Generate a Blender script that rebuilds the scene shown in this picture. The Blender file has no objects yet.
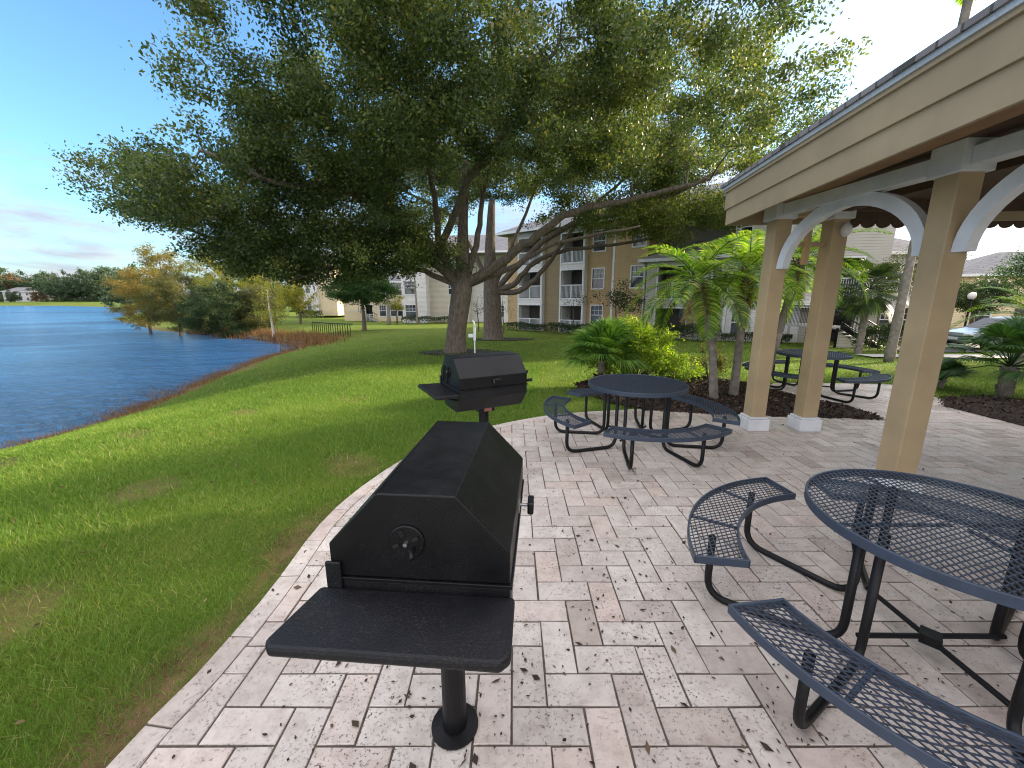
import bpy, math, random
import numpy as np
from mathutils import Vector, Matrix
from math import radians as R, sin, cos, pi
random.seed(7); rng = np.random.default_rng(11)
sc = bpy.context.scene
col = sc.collection

# ------------------------------------------------------------------ camera
FOC, PITCH, CAMH = 400.0, R(12.13), 1.8
cp, sp = cos(PITCH), sin(PITCH)
cd = bpy.data.cameras.new('camera'); cam = bpy.data.objects.new('camera', cd); col.objects.link(cam)
cam.location = (0, 0, CAMH); cam.rotation_euler = (pi/2 - PITCH, 0, 0)
cd.sensor_width = 36; cd.lens = 36*FOC/1024; cd.clip_start = .05; cd.clip_end = 3000
sc.camera = cam
def ray(px, py):
    r, u = (px-512)/FOC, (384-py)/FOC
    return Vector((r, cp + sp*u, -sp + cp*u))
def at_z(px, py, z=0.0):          # survey: where the sight line through a photo point meets height z
    d = ray(px, py); t = (z-CAMH)/d.z
    return Vector((d.x*t, d.y*t, z))
def at_y(px, py, y):
    d = ray(px, py); t = y/d.y
    return Vector((d.x*t, y, CAMH + d.z*t))

# ------------------------------------------------------------------ node helpers
def new_mat(name):
    m = bpy.data.materials.new(name); m.use_nodes = True
    nt = m.node_tree; nt.nodes.clear()
    out = nt.nodes.new('ShaderNodeOutputMaterial'); b = nt.nodes.new('ShaderNodeBsdfPrincipled')
    nt.links.new(b.outputs[0], out.inputs[0])
    return m, nt, b, out
def N(nt, t, **kw):
    n = nt.nodes.new(t)
    for k, v in kw.items():
        if k.startswith('i_'): n.inputs[k[2:].replace('_', ' ')].default_value = v
        else: setattr(n, k, v)
    return n
def L(nt, a, b): nt.links.new(a, b)
def ramp(nt, fac, stops):
    r = nt.nodes.new('ShaderNodeValToRGB'); L(nt, fac, r.inputs[0])
    e = r.color_ramp.elements
    while len(e) < len(stops): e.new(.5)
    for k, (p, c) in enumerate(stops):
        e[k].position = p; e[k].color = (*c, 1) if len(c) == 3 else c
    return r.outputs[0]
def noise(nt, scale, detail=4, rough=.55, vec=None, w=None):
    n = nt.nodes.new('ShaderNodeTexNoise'); n.inputs['Scale'].default_value = scale
    n.inputs['Detail'].default_value = detail; n.inputs['Roughness'].default_value = rough
    if vec is None:
        tc = nt.nodes.new('ShaderNodeTexCoord'); vec = tc.outputs['Object']
    L(nt, vec, n.inputs['Vector'])
    return n
def mixc(nt, fac, a, b, mode='MIX'):
    m = nt.nodes.new('ShaderNodeMix'); m.data_type = 'RGBA'; m.blend_type = mode
    for s, v in ((0, fac), (6, a), (7, b)):
        if hasattr(v, 'type') and not isinstance(v, (tuple, float)): L(nt, v, m.inputs[s])
        else: m.inputs[s].default_value = v if s == 0 else (*v, 1)
    return m.outputs[2]
def bump(nt, b, h, strength=.3, dist=.01):
    bn = nt.nodes.new('ShaderNodeBump'); bn.inputs['Strength'].default_value = strength; bn.inputs['Distance'].default_value = dist
    L(nt, h, bn.inputs['Height']); L(nt, bn.outputs[0], b.inputs['Normal'])
    return bn
def pmat(name, c, rough=.6, var=.15, scale=6, bscale=60, bstr=.15, bdist=.004, metal=0, c2=None, spec=.5):
    m, nt, b, o = new_mat(name)
    n = noise(nt, scale, 6)
    lo = c2 or tuple(x*(1-var) for x in c); hi = c if c2 else tuple(min(1, x*(1+var)) for x in c)
    L(nt, ramp(nt, n.outputs[0], [(.3, lo), (.7, hi)]), b.inputs['Base Color'])
    b.inputs['Roughness'].default_value = rough; b.inputs['Metallic'].default_value = metal
    b.inputs['Specular IOR Level'].default_value = spec
    if bstr: bump(nt, b, noise(nt, bscale, 4).outputs[0], bstr, bdist)
    return m
def siding(name, c, pitch=.15, var=.06):       # lap siding: a saw-tooth of boards in height
    m, nt, b, o = new_mat(name)
    tc = N(nt, 'ShaderNodeTexCoord'); sx = N(nt, 'ShaderNodeSeparateXYZ'); L(nt, tc.outputs['Object'], sx.inputs[0])
    mu = N(nt, 'ShaderNodeMath', operation='MULTIPLY'); L(nt, sx.outputs['Z'], mu.inputs[0]); mu.inputs[1].default_value = 1/pitch
    fr = N(nt, 'ShaderNodeMath', operation='FRACT'); L(nt, mu.outputs[0], fr.inputs[0])
    n = noise(nt, 1.3, 5)
    base = ramp(nt, n.outputs[0], [(.3, tuple(x*(1-var) for x in c)), (.7, tuple(min(1, x*(1+var)) for x in c))])
    joint = ramp(nt, fr.outputs[0], [(0, (.35, .35, .35)), (.12, (1, 1, 1))])
    L(nt, mixc(nt, 1.0, base, joint, 'MULTIPLY'), b.inputs['Base Color'])
    inv = N(nt, 'ShaderNodeMath', operation='SUBTRACT'); inv.inputs[0].default_value = 1; L(nt, fr.outputs[0], inv.inputs[1])
    bump(nt, b, inv.outputs[0], .8, .02); b.inputs['Roughness'].default_value = .7
    return m
def leafmat(name, stops, trans=.35, rough=.55):
    m, nt, b, out = new_mat(name)
    a = N(nt, 'ShaderNodeAttribute', attribute_name='rnd')
    c = ramp(nt, a.outputs['Fac'], stops)
    L(nt, c, b.inputs['Base Color']); b.inputs['Roughness'].default_value = rough
    b.inputs['Specular IOR Level'].default_value = .3
    t = N(nt, 'ShaderNodeBsdfTranslucent'); 
    tcol = mixc(nt, 1.0, c, (1.6, 1.7, .7), 'MULTIPLY'); L(nt, tcol, t.inputs[0])
    mx = N(nt, 'ShaderNodeMixShader'); mx.inputs[0].default_value = trans
    L(nt, b.outputs[0], mx.inputs[1]); L(nt, t.outputs[0], mx.inputs[2]); L(nt, mx.outputs[0], out.inputs[0])
    return m

# ------------------------------------------------------------------ mesh helpers
class MB:
    def __init__(s): s.v = []; s.f = []
    def add(s, vs, fs):
        o = len(s.v); s.v += [tuple(p) for p in vs]; s.f += [tuple(i+o for i in f) for f in fs]; return s
    def box(s, x0, x1, y0, y1, z0, z1):
        return s.add([(x0,y0,z0),(x1,y0,z0),(x1,y1,z0),(x0,y1,z0),(x0,y0,z1),(x1,y0,z1),(x1,y1,z1),(x0,y1,z1)],
                     [(0,3,2,1),(4,5,6,7),(0,1,5,4),(1,2,6,5),(2,3,7,6),(3,0,4,7)])
    def prism(s, pts, fn, a, b):       # pts 2-D outline; fn(u,v,w)->xyz ; extruded from w=a to w=b
        n = len(pts)
        vs = [fn(u, v, a) for u, v in pts] + [fn(u, v, b) for u, v in pts]
        return s.add(vs, [tuple(range(n))[::-1], tuple(range(n, 2*n))] + [(i, (i+1) % n, n+(i+1) % n, n+i) for i in range(n)])
    def tube(s, pts, rad, n=8, cap=True, up=None):
        pts = [Vector(p) for p in pts]
        if not hasattr(rad, '__len__'): rad = [rad]*len(pts)
        vs = []; ref = None
        for i, p in enumerate(pts):
            d = (pts[min(i+1, len(pts)-1)] - pts[max(i-1, 0)])
            if d.length < 1e-9: d = Vector((0, 0, 1))
            d.normalize()
            if ref is None:
                ref = Vector((0, 0, 1)) if abs(d.z) < .9 else Vector((1, 0, 0))
            a = d.cross(ref)
            if a.length < 1e-4: a = d.cross(Vector((0.3, 1, .2)))
            a.normalize(); b = d.cross(a).normalized(); ref = b.cross(d) if False else a.cross(d)
            for k in range(n):
                t = 2*pi*(k+.5)/n
                vs.append(p + (a*cos(t) + b*sin(t))*rad[i])
        fs = []
        for i in range(len(pts)-1):
            for k in range(n):
                fs.append((i*n+k, i*n+(k+1) % n, (i+1)*n+(k+1) % n, (i+1)*n+k))
        if cap: fs += [tuple(range(n))[::-1], tuple(range((len(pts)-1)*n, len(pts)*n))]
        return s.add(vs, fs)
    def lathe(s, prof, n=20, c=(0, 0, 0)):
        vs = [(c[0]+r*cos(2*pi*k/n), c[1]+r*sin(2*pi*k/n), c[2]+z) for r, z in prof for k in range(n)]
        fs = [(i*n+k, i*n+(k+1) % n, (i+1)*n+(k+1) % n, (i+1)*n+k) for i in range(len(prof)-1) for k in range(n)]
        fs += [tuple(range(n))[::-1], tuple(range((len(prof)-1)*n, len(prof)*n))]
        return s.add(vs, fs)
    def build(s, name, m, parent=None, smooth=False, bevel=0, loc=None):
        me = bpy.data.meshes.new(name); me.from_pydata(s.v, [], s.f); me.update()
        if m: me.materials.append(m)
        o = bpy.data.objects.new(name, me); col.objects.link(o)
        if parent: o.parent = parent
        if loc: o.location = loc
        if smooth:
            me.polygons.foreach_set('use_smooth', [True]*len(me.polygons))
        if bevel:
            b = o.modifiers.new('bevel', 'BEVEL'); b.width = bevel; b.segments = 2; b.limit_method = 'ANGLE'; b.angle_limit = R(40)
        return o
def fillet(pts, r, n=5):               # round the corners of a polyline
    pts = [Vector(p) for p in pts]; out = [pts[0]]
    for i in range(1, len(pts)-1):
        a, b, c = pts[i-1], pts[i], pts[i+1]
        d1 = (a-b); d2 = (c-b); rr = min(r, d1.length*.49, d2.length*.49)
        p, q = b + d1.normalized()*rr, b + d2.normalized()*rr
        for k in range(n+1):
            t = k/n; out.append(p*(1-t)**2 + b*2*t*(1-t) + q*t*t)
    out.append(pts[-1]); return out
def empty(name, loc=(0, 0, 0), rz=0, label=None, cat=None, group=None):
    o = bpy.data.objects.new(name, None); col.objects.link(o); o.location = loc; o.rotation_euler = (0, 0, rz); o.empty_display_size = .2
    if label: tag(o, label, cat, group)
    return o
def tag(o, label, cat, group=None):
    o['label'] = label; o['category'] = cat
    if group: o['group'] = group
    return o
def struct(o, kind='structure'): o['kind'] = kind; return o
def copy_tree(o, parent=None, **kw):
    c = o.copy(); col.objects.link(c)
    if parent: c.parent = parent
    for ch in list(o.children): copy_tree(ch, c)
    return c
def quads_np(name, P, m, parent=None, rnd=None, k=4):   # P: (n,k,3)
    n = len(P); me = bpy.data.meshes.new(name)
    me.vertices.add(n*k); me.vertices.foreach_set('co', P.astype(np.float32).ravel())
    me.loops.add(n*k); me.loops.foreach_set('vertex_index', np.arange(n*k, dtype=np.int32))
    me.polygons.add(n); me.polygons.foreach_set('loop_start', np.arange(0, n*k, k, dtype=np.int32))
    me.polygons.foreach_set('loop_total', np.full(n, k, dtype=np.int32))
    me.update(calc_edges=True); me.materials.append(m)
    if rnd is None: rnd = rng.random(n)
    a = me.attributes.new('rnd', 'FLOAT', 'FACE'); a.data.foreach_set('value', np.clip(rnd, 0, 1).astype(np.float32))
    o = bpy.data.objects.new(name, me); col.objects.link(o)
    if parent: o.parent = parent
    return o
def unit(v): return v/np.maximum(np.linalg.norm(v, axis=-1, keepdims=True), 1e-9)
def leaves_at(C, size, aspect=.5, up=.35, sz_var=.35):
    n = len(C)
    nrm = unit(rng.normal(size=(n, 3)) + np.array([0, 0, up])); a = unit(np.cross(nrm, rng.normal(size=(n, 3))))
    b = np.cross(nrm, a); s = size*(1 + sz_var*(rng.random((n, 1))*2-1))
    return np.stack([C - a*s/2, C - b*s*aspect/2 + a*s*.05 + nrm*s*.06, C + a*s/2, C + b*s*aspect/2 + a*s*.05 + nrm*s*.06], 1)
def in_poly(P, poly):
    x, y = P[..., 0], P[..., 1]; ins = np.zeros(x.shape, bool); n = len(poly)
    for i in range(n):
        x0, y0 = poly[i][:2]; x1, y1 = poly[(i+1) % n][:2]
        if y0 == y1: continue
        c = ((y0 > y) != (y1 > y)) & (x < (x1-x0)*(y-y0)/(y1-y0)+x0); ins ^= c
    return ins
def d_poly(P, poly):
    x, y = P[..., 0], P[..., 1]; best = np.full(x.shape, 1e9); n = len(poly)
    for i in range(n):
        x0, y0 = poly[i][:2]; x1, y1 = poly[(i+1) % n][:2]; dx, dy = x1-x0, y1-y0
        t = np.clip(((x-x0)*dx+(y-y0)*dy)/(dx*dx+dy*dy+1e-12), 0, 1)
        best = np.minimum(best, np.hypot(x-x0-t*dx, y-y0-t*dy))
    return best
def catmull(pts, n=6, closed=False):
    P = [Vector(p) for p in pts]; out = []
    for i in range(len(P)-1):
        a, b, c, d = P[max(i-1, 0)], P[i], P[i+1], P[min(i+2, len(P)-1)]
        for k in range(n):
            t = k/n; out.append(.5*((2*b) + (c-a)*t + (2*a-5*b+4*c-d)*t*t + (3*b-a-3*c+d)*t**3))
    out.append(P[-1]); return out

# ------------------------------------------------------------------ light, sky
SUN_AZ, SUN_EL = R(66), R(17)
sd = Vector((sin(SUN_AZ)*cos(SUN_EL), cos(SUN_AZ)*cos(SUN_EL), sin(SUN_EL)))
sl = bpy.data.lights.new('sun', 'SUN'); sl.energy = 5.0; sl.angle = R(3.0); sl.color = (1, .84, .62)
so = bpy.data.objects.new('sun', sl); col.objects.link(so); so.rotation_euler = sd.to_track_quat('Z', 'Y').to_euler()
w = bpy.data.worlds.new('World'); sc.world = w; w.use_nodes = True
nt = w.node_tree; nt.nodes.clear()
wo = N(nt, 'ShaderNodeOutputWorld'); bg = N(nt, 'ShaderNodeBackground'); L(nt, bg.outputs[0], wo.inputs[0])
sky = N(nt, 'ShaderNodeTexSky'); sky.sky_type = 'NISHITA'; sky.sun_disc = False
sky.sun_elevation = SUN_EL; sky.sun_rotation = SUN_AZ; sky.air_density = 1.0; sky.dust_density = 1.2; sky.ozone_density = 2.0; sky.altitude = 10
tc = N(nt, 'ShaderNodeTexCoord'); sx = N(nt, 'ShaderNodeSeparateXYZ'); L(nt, tc.outputs['Generated'], sx.inputs[0])
# clouds on a flat ceiling: direction divided by its height
zz = N(nt, 'ShaderNodeMath', operation='MAXIMUM'); L(nt, sx.outputs['Z'], zz.inputs[0]); zz.inputs[1].default_value = .0
za = N(nt, 'ShaderNodeMath', operation='ADD'); L(nt, zz.outputs[0], za.inputs[0]); za.inputs[1].default_value = .13
dx = N(nt, 'ShaderNodeMath', operation='DIVIDE'); L(nt, sx.outputs['X'], dx.inputs[0]); L(nt, za.outputs[0], dx.inputs[1])
dy = N(nt, 'ShaderNodeMath', operation='DIVIDE'); L(nt, sx.outputs['Y'], dy.inputs[0]); L(nt, za.outputs[0], dy.inputs[1])
cx = N(nt, 'ShaderNodeCombineXYZ'); L(nt, dx.outputs[0], cx.inputs[0]); L(nt, dy.outputs[0], cx.inputs[1])
cn = noise(nt, .85, 9, .6, cx.outputs[0]); cn.inputs['Distortion'].default_value = .5
# more cloud low down and towards the sun
el = N(nt, 'ShaderNodeMapRange'); L(nt, sx.outputs['Z'], el.inputs[0]); el.inputs[1].default_value = .0; el.inputs[2].default_value = .3; el.inputs[3].default_value = .23; el.inputs[4].default_value = -.05
ex = N(nt, 'ShaderNodeMapRange'); L(nt, sx.outputs['X'], ex.inputs[0]); ex.inputs[1].default_value = -.3; ex.inputs[2].default_value = .8; ex.inputs[3].default_value = 0; ex.inputs[4].default_value = .25
s1 = N(nt, 'ShaderNodeMath', operation='ADD'); L(nt, cn.outputs[0], s1.inputs[0]); L(nt, el.outputs[0], s1.inputs[1])
ey = N(nt, 'ShaderNodeMapRange'); L(nt, sx.outputs['Y'], ey.inputs[0]); ey.inputs[1].default_value = .25; ey.inputs[2].default_value = -.5; ey.inputs[3].default_value = 0; ey.inputs[4].default_value = .45  # extra unseen cloud behind the camera, added to lift the ambient light
ez = N(nt, 'ShaderNodeMapRange'); L(nt, sx.outputs['Z'], ez.inputs[0]); ez.inputs[1].default_value = .55; ez.inputs[2].default_value = .8; ez.inputs[3].default_value = 0; ez.inputs[4].default_value = .4  # likewise overhead, above the view, for the same fill light
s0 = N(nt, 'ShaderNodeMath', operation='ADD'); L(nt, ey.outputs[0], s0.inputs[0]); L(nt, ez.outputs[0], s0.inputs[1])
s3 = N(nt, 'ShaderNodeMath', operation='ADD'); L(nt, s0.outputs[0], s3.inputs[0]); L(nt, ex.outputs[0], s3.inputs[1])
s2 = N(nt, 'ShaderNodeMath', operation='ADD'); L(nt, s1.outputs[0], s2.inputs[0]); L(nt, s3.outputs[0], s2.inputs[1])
cm = ramp(nt, s2.outputs[0], [(.5, (0, 0, 0)), (.72, (.85, .85, .85))])
cshade = noise(nt, 1.6, 6, .6, cx.outputs[0])
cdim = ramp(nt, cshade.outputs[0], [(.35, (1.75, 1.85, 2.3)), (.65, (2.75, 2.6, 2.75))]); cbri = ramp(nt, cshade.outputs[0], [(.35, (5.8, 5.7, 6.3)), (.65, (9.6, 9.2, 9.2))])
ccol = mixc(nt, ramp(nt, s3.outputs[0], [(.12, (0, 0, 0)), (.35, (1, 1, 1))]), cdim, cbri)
skyc = mixc(nt, 1.0, sky.outputs[0], (.82, 1.14, 1.32), 'MULTIPLY')
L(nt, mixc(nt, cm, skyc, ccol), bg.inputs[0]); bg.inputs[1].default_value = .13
sc.view_settings.view_transform = 'Standard'; sc.view_settings.look = 'None'; sc.view_settings.exposure = 1.25; sc.view_settings.gamma = 1
sc.render.engine = 'CYCLES'; sc.cycles.max_bounces = 6; sc.cycles.transparent_max_bounces = 8
sc.cycles.use_denoising = True; sc.cycles.filter_width = 1.1

# ------------------------------------------------------------------ the plan of the ground
WATER = -1.6
lake = [(-15, -60), (-13, -5), (-11.9, 3)] + [tuple(at_z(x, y, WATER)[:2]) for x, y in
        ((0, 456), (50, 440), (100, 427), (150, 406), (200, 384), (250, 364), (286, 352), (299, 346), (270, 341), (230, 337), (190, 333), (155, 331), (128, 324), (108, 319.5), (130, 314), (150, 309), (118, 307.5), (60, 305.8))] + \
       [(-330, 190), (-700, 150), (-700, -60)]
patio_edge = catmull([(-1.62, -4, 0), (-1.62, 0.6, 0)] + [tuple(at_z(x, y)) for x, y in ((202, 668), (270, 589), (328, 515), (385, 470), (440, 440), (500, 424), (560, 414))] + [tuple(at_z(640, 409))], 6)
patio = [tuple(p[:2]) for p in patio_edge] + [tuple(at_z(x, y)[:2]) for x, y in ((735, 404), (757, 389), (775, 383), (830, 383), (890, 384.5), (938, 398), (1024, 420))] + [(14, 3.2), (14, -4)]
bed1 = [tuple(at_z(x, y)[:2]) for x, y in ((572, 384), (584, 392), (610, 403), (650, 411), (735, 416), (812, 418), (893, 421), (850, 407), (800, 397), (768, 389), (745, 383), (700, 377), (650, 377), (600, 378))]
bed2 = [tuple(at_z(x, y)[:2]) for x, y in ((937, 397), (938, 406), (980, 416), (1024, 427))] + [(13.5, 3.3), (14.5, 6.0)] + [tuple(at_z(x, y)[:2]) for x, y in ((1024, 401), (985, 396))]
def sm(t): t = np.clip(t, 0, 1); return t*t*(3-2*t)
def Hn(P):
    x, y = P[..., 0], P[..., 1]
    pl = -.03 - .82*np.clip((y-6)/20, 0, 1) - .45*np.clip((y-26)/30, 0, 1) + 1.3*sm((y-90)/120)
    pl = pl + .05*np.sin(x*.35+1)*np.cos(y*.3)*sm((np.hypot(x-1, y-2)-7)/6)
    dp = np.where(in_poly(P, patio), 0, d_poly(P, patio))
    pl = -.03 + (pl+.03)*sm(dp/3.0)
    dl = d_poly(P, lake); il = in_poly(P, lake)
    s = np.clip(dl/9.3, 0, 1); e = s*(2-s)
    land = WATER + .02 + (pl-WATER-.02)*e
    return np.where(il, WATER - np.minimum(1.2, dl*.35), land)
def H(x, y): return float(Hn(np.array([[x, y]], float))[0])
# ------------------------------------------------------------------ terrain sheet
def spaced(a, b, fine, far):
    out = [0.0]; st = fine
    while out[-1] < b: out.append(out[-1]+st); st = min(far, st*1.04) if out[-1] > 9 else st
    neg = [0.0]; st = fine
    while neg[-1] > a: neg.append(neg[-1]-st); st = min(far, st*1.04) if neg[-1] < -9 else st
    return np.array(neg[::-1][:-1] + out)
gx, gy = spaced(-900, 700, .15, 30), spaced(-60, 1400, .15, 40)
X, Y = np.meshgrid(gx, gy); G = np.stack([X, Y], -1); Z = Hn(G)
nx, ny = len(gx), len(gy)
me = bpy.data.meshes.new('ground')
idx = np.arange(nx*ny).reshape(ny, nx)
F = np.stack([idx[:-1, :-1], idx[:-1, 1:], idx[1:, 1:], idx[1:, :-1]], -1).reshape(-1, 4)
me.from_pydata(np.stack([X, Y, Z], -1).reshape(-1, 3).tolist(), [], F.tolist()); me.update()
me.polygons.foreach_set('use_smooth', [True]*len(me.polygons))
gm, nt, b, out = new_mat('lawn_soil')
tc = N(nt, 'ShaderNodeTexCoord'); o_ = tc.outputs['Object']
n1 = noise(nt, .35, 5, .6, o_); n2 = noise(nt, 2.2, 6, .65, o_); n3 = noise(nt, 38, 5, .7, o_)
g1 = ramp(nt, n2.outputs[0], [(.3, (.085, .135, .02)), (.5, (.13, .195, .028)), (.68, (.20, .23, .045)), (.82, (.30, .25, .11))])
dry = ramp(nt, n1.outputs[0], [(.45, (0, 0, 0)), (.75, (.75, .75, .75))])
g2 = mixc(nt, dry, g1, (.17, .185, .04))
g3 = mixc(nt, .8, g2, ramp(nt, n3.outputs[0], [(.25, (.35, .4, .3)), (.6, (1, 1, 1)), (.8, (1.35, 1.3, 1.1))]), 'MULTIPLY')
at = N(nt, 'ShaderNodeAttribute', attribute_name='bank')
mud = ramp(nt, noise(nt, 3, 6, .7, o_).outputs[0], [(.35, (.11, .075, .035)), (.6, (.26, .17, .085)), (.8, (.17, .16, .05))])
L(nt, mixc(nt, at.outputs['Fac'], g3, mud), b.inputs['Base Color']); b.inputs['Roughness'].default_value = .9; b.inputs['Specular IOR Level'].default_value = .1
bump(nt, b, n3.outputs[0], .9, .05)
me.materials.append(gm)
dl = d_poly(G, lake); bank = np.where(in_poly(G, lake), 1, 1 - sm((dl - .45 - .35*np.sin(X*1.7)*np.sin(Y*1.3))/ .8)); bank = np.where(Y > 60, bank*.5, bank)
def bare_f(x, y): return sm((np.sin(x*1.9+1.3*np.sin(y*1.1))*np.sin(y*2.3+x)-.62)/.25)*sm((9-y)/2)
dpp = d_poly(G, patio); bank = np.maximum(bank, np.where(in_poly(G, patio) | (X > 0) , 0, np.maximum(.5*bare_f(X, Y), sm(((.34+.12*np.sin(Y*5))-dpp)/.2)*sm((3.6-Y)/1.0))))
a = me.attributes.new('bank', 'FLOAT', 'POINT'); a.data.foreach_set('value', bank.ravel().astype(np.float32))
go = bpy.data.objects.new('ground', me); col.objects.link(go); struct(go)

# lake
wm, nt, b, out = new_mat('lake_water')
b.inputs['Base Color'].default_value = (.045, .18, .38, 1); b.inputs['Roughness'].default_value = .18; b.inputs['IOR'].default_value = 1.33
tc = N(nt, 'ShaderNodeTexCoord'); mp = N(nt, 'ShaderNodeMapping'); L(nt, tc.outputs['Object'], mp.inputs[0]); mp.inputs['Scale'].default_value = (1, 1.9, 1); mp.inputs['Rotation'].default_value = (0, 0, .35)
w1 = noise(nt, 1.7, 6, .65, mp.outputs[0]); w1.inputs['Distortion'].default_value = .6
w2 = noise(nt, .12, 3, .5, mp.outputs[0])
w3 = noise(nt, .45, 3, .6, mp.outputs[0]); aw = N(nt, 'ShaderNodeMath', operation='MULTIPLY_ADD'); L(nt, w3.outputs[0], aw.inputs[0]); aw.inputs[1].default_value = 2.2; L(nt, w1.outputs[0], aw.inputs[2])
ad = N(nt, 'ShaderNodeMath', operation='MULTIPLY'); L(nt, aw.outputs[0], ad.inputs[0]); L(nt, ramp(nt, w2.outputs[0], [(.3, (.5, .5, .5)), (.7, (1, 1, 1))]), ad.inputs[1])
bump(nt, b, ad.outputs[0], 1.0, .8); b.inputs['Specular IOR Level'].default_value = .4
wb = MB(); wb.add([(-900, -60, WATER), (20, -60, WATER), (20, 330, WATER), (-900, 330, WATER)], [(0, 1, 2, 3)])
struct(wb.build('lake_water', wm))

# ------------------------------------------------------------------ patio: base sheet, herringbone stones, border course
def clip_convex(subj, clip):       # polygon 'subj' cut by convex 'clip' (ccw)
    out = subj
    for i in range(len(clip)):
        ax, ay = clip[i]; bx, by = clip[(i+1) % len(clip)]
        inp, out = out, []
        if not inp: return []
        f = lambda p: (bx-ax)*(p[1]-ay)-(by-ay)*(p[0]-ax)
        for j in range(len(inp)):
            p, q = inp[j], inp[(j+1) % len(inp)]; fp, fq = f(p), f(q)
            if fp >= 0: out.append(p)
            if (fp >= 0) != (fq >= 0):
                t = fp/(fp-fq); out.append((p[0]+(q[0]-p[0])*t, p[1]+(q[1]-p[1])*t))
    return out
pm, nt, b, out = new_mat('travertine_paver')
at = N(nt, 'ShaderNodeAttribute', attribute_name='rnd'); tc = N(nt, 'ShaderNodeTexCoord'); o_ = tc.outputs['Object']
c1 = ramp(nt, at.outputs['Fac'], [(0, (.43, .365, .315)), (.25, (.54, .48, .43)), (.5, (.60, .545, .49)), (.7, (.57, .47, .41)), (.85, (.63, .58, .52)), (1, (.49, .435, .38))])
mo = noise(nt, 9, 7, .7, o_); c2 = mixc(nt, .75, c1, ramp(nt, mo.outputs[0], [(.3, (.66, .62, .6)), (.55, (1, 1, 1)), (.75, (1.15, 1.13, 1.1))]), 'MULTIPLY')
vn = noise(nt, 55, 5, .75, o_); big = noise(nt, 2.0, 5, .7, o_)
pit = N(nt, 'ShaderNodeMath', operation='MULTIPLY'); L(nt, ramp(nt, vn.outputs[0], [(.56, (0, 0, 0)), (.63, (1, 1, 1))]), pit.inputs[0]); L(nt, ramp(nt, big.outputs[0], [(.42, (.08, .08, .08)), (.62, (1, 1, 1))]), pit.inputs[1])
c3 = mixc(nt, pit.outputs[0], c2, (.06, .048, .04))
st = noise(nt, .8, 6, .7, o_); c4 = mixc(nt, .5, c3, ramp(nt, st.outputs[0], [(.35, (.70, .67, .66)), (.55, (1, 1, 1))]), 'MULTIPLY')
L(nt, c4, b.inputs['Base Color']); b.inputs['Roughness'].default_value = .62; b.inputs['Specular IOR Level'].default_value = .35
inv = N(nt, 'ShaderNodeMath', operation='SUBTRACT'); L(nt, mo.outputs[0], inv.inputs[0]); L(nt, pit.outputs[0], inv.inputs[1]); bump(nt, b, inv.outputs[0], .5, .006)
jm = pmat('joint_sand', (.085, .07, .055), .95, .4, 30, 200, .4)
bs = MB(); bs.add([(p[0], p[1], -.006) for p in patio], [tuple(range(len(patio)))]); struct(bs.build('patio_base', jm))
U = .162; gap = .0045
inner = patio
VV, FF, RN = [], [], []
def stone(poly, zt, dz=0.012):
    if len(poly) < 3: return
    o = len(VV); n = len(poly); cxm = sum(p[0] for p in poly)/n; cym = sum(p[1] for p in poly)/n
    z0 = zt + random.uniform(-.0018, .0018); tx, ty = random.uniform(-.006, .006), random.uniform(-.006, .006)
    for p in poly: VV.append((p[0], p[1], z0-dz))
    for p in poly:
        d = math.hypot(p[0]-cxm, p[1]-cym) or 1; k = .0035/d
        VV.append((p[0], p[1], z0-.003))
    for p in poly:
        d = math.hypot(p[0]-cxm, p[1]-cym) or 1; k = .004/d
        VV.append((p[0]+(cxm-p[0])*k, p[1]+(cym-p[1])*k, z0 + (p[0]-cxm)*tx + (p[1]-cym)*ty))
    r = random.random()
    for i in range(n):
        j = (i+1) % n
        FF.append((o+i, o+j, o+n+j, o+n+i)); RN.append(r); FF.append((o+n+i, o+n+j, o+2*n+j, o+2*n+i)); RN.append(r)
    FF.append(tuple(range(o+2*n, o+3*n))); RN.append(r)
band = .13
pin = []
for i, p in enumerate(patio_edge):      # inner line of the border course
    q = patio_edge[min(i+1, len(patio_edge)-1)] - patio_edge[max(i-1, 0)]; q.normalize(); nrm = Vector((q.y, -q.x, 0))
    pin.append(p + nrm*band)
inner = [tuple(p[:2]) for p in pin] + patio[len(patio_edge):]
for i in range(-14, 96):
    for j in range(-28, 62):
        c = (i-j) % 4
        if c == 0: rect = (i, i+2, j, j+1)
        elif c == 2: rect = (i, i+1, j-1, j+1)
        else: continue
        x0, x1, y0, y1 = [v*U for v in rect]
        if x1 < -1.7 or y1 < -4: continue
        jt = lambda: random.uniform(-.0028, .0022); r = [(x0+gap+jt(), y0+gap+jt()), (x1-gap+jt(), y0+gap+jt()), (x1-gap+jt(), y1-gap+jt()), (x0+gap+jt(), y1-gap+jt())]
        pr = np.array(r); ii = in_poly(pr, inner)
        if ii.all(): stone(r, 0)
        elif ii.any() or d_poly(pr.mean(0)[None], inner)[0] < .2:
            stone(clip_convex(inner, r), 0)
acc = 0
k = 0; Lseg = .46
pts = patio_edge; s_ = [0]
for i in range(1, len(pts)): s_.append(s_[-1]+(pts[i]-pts[i-1]).length)
def pos(arr, s):
    for i in range(1, len(arr)):
        if s_[i] >= s: t = (s-s_[i-1])/(s_[i]-s_[i-1]+1e-9); return arr[i-1].lerp(arr[i], t)
    return arr[-1]
s = 0
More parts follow.
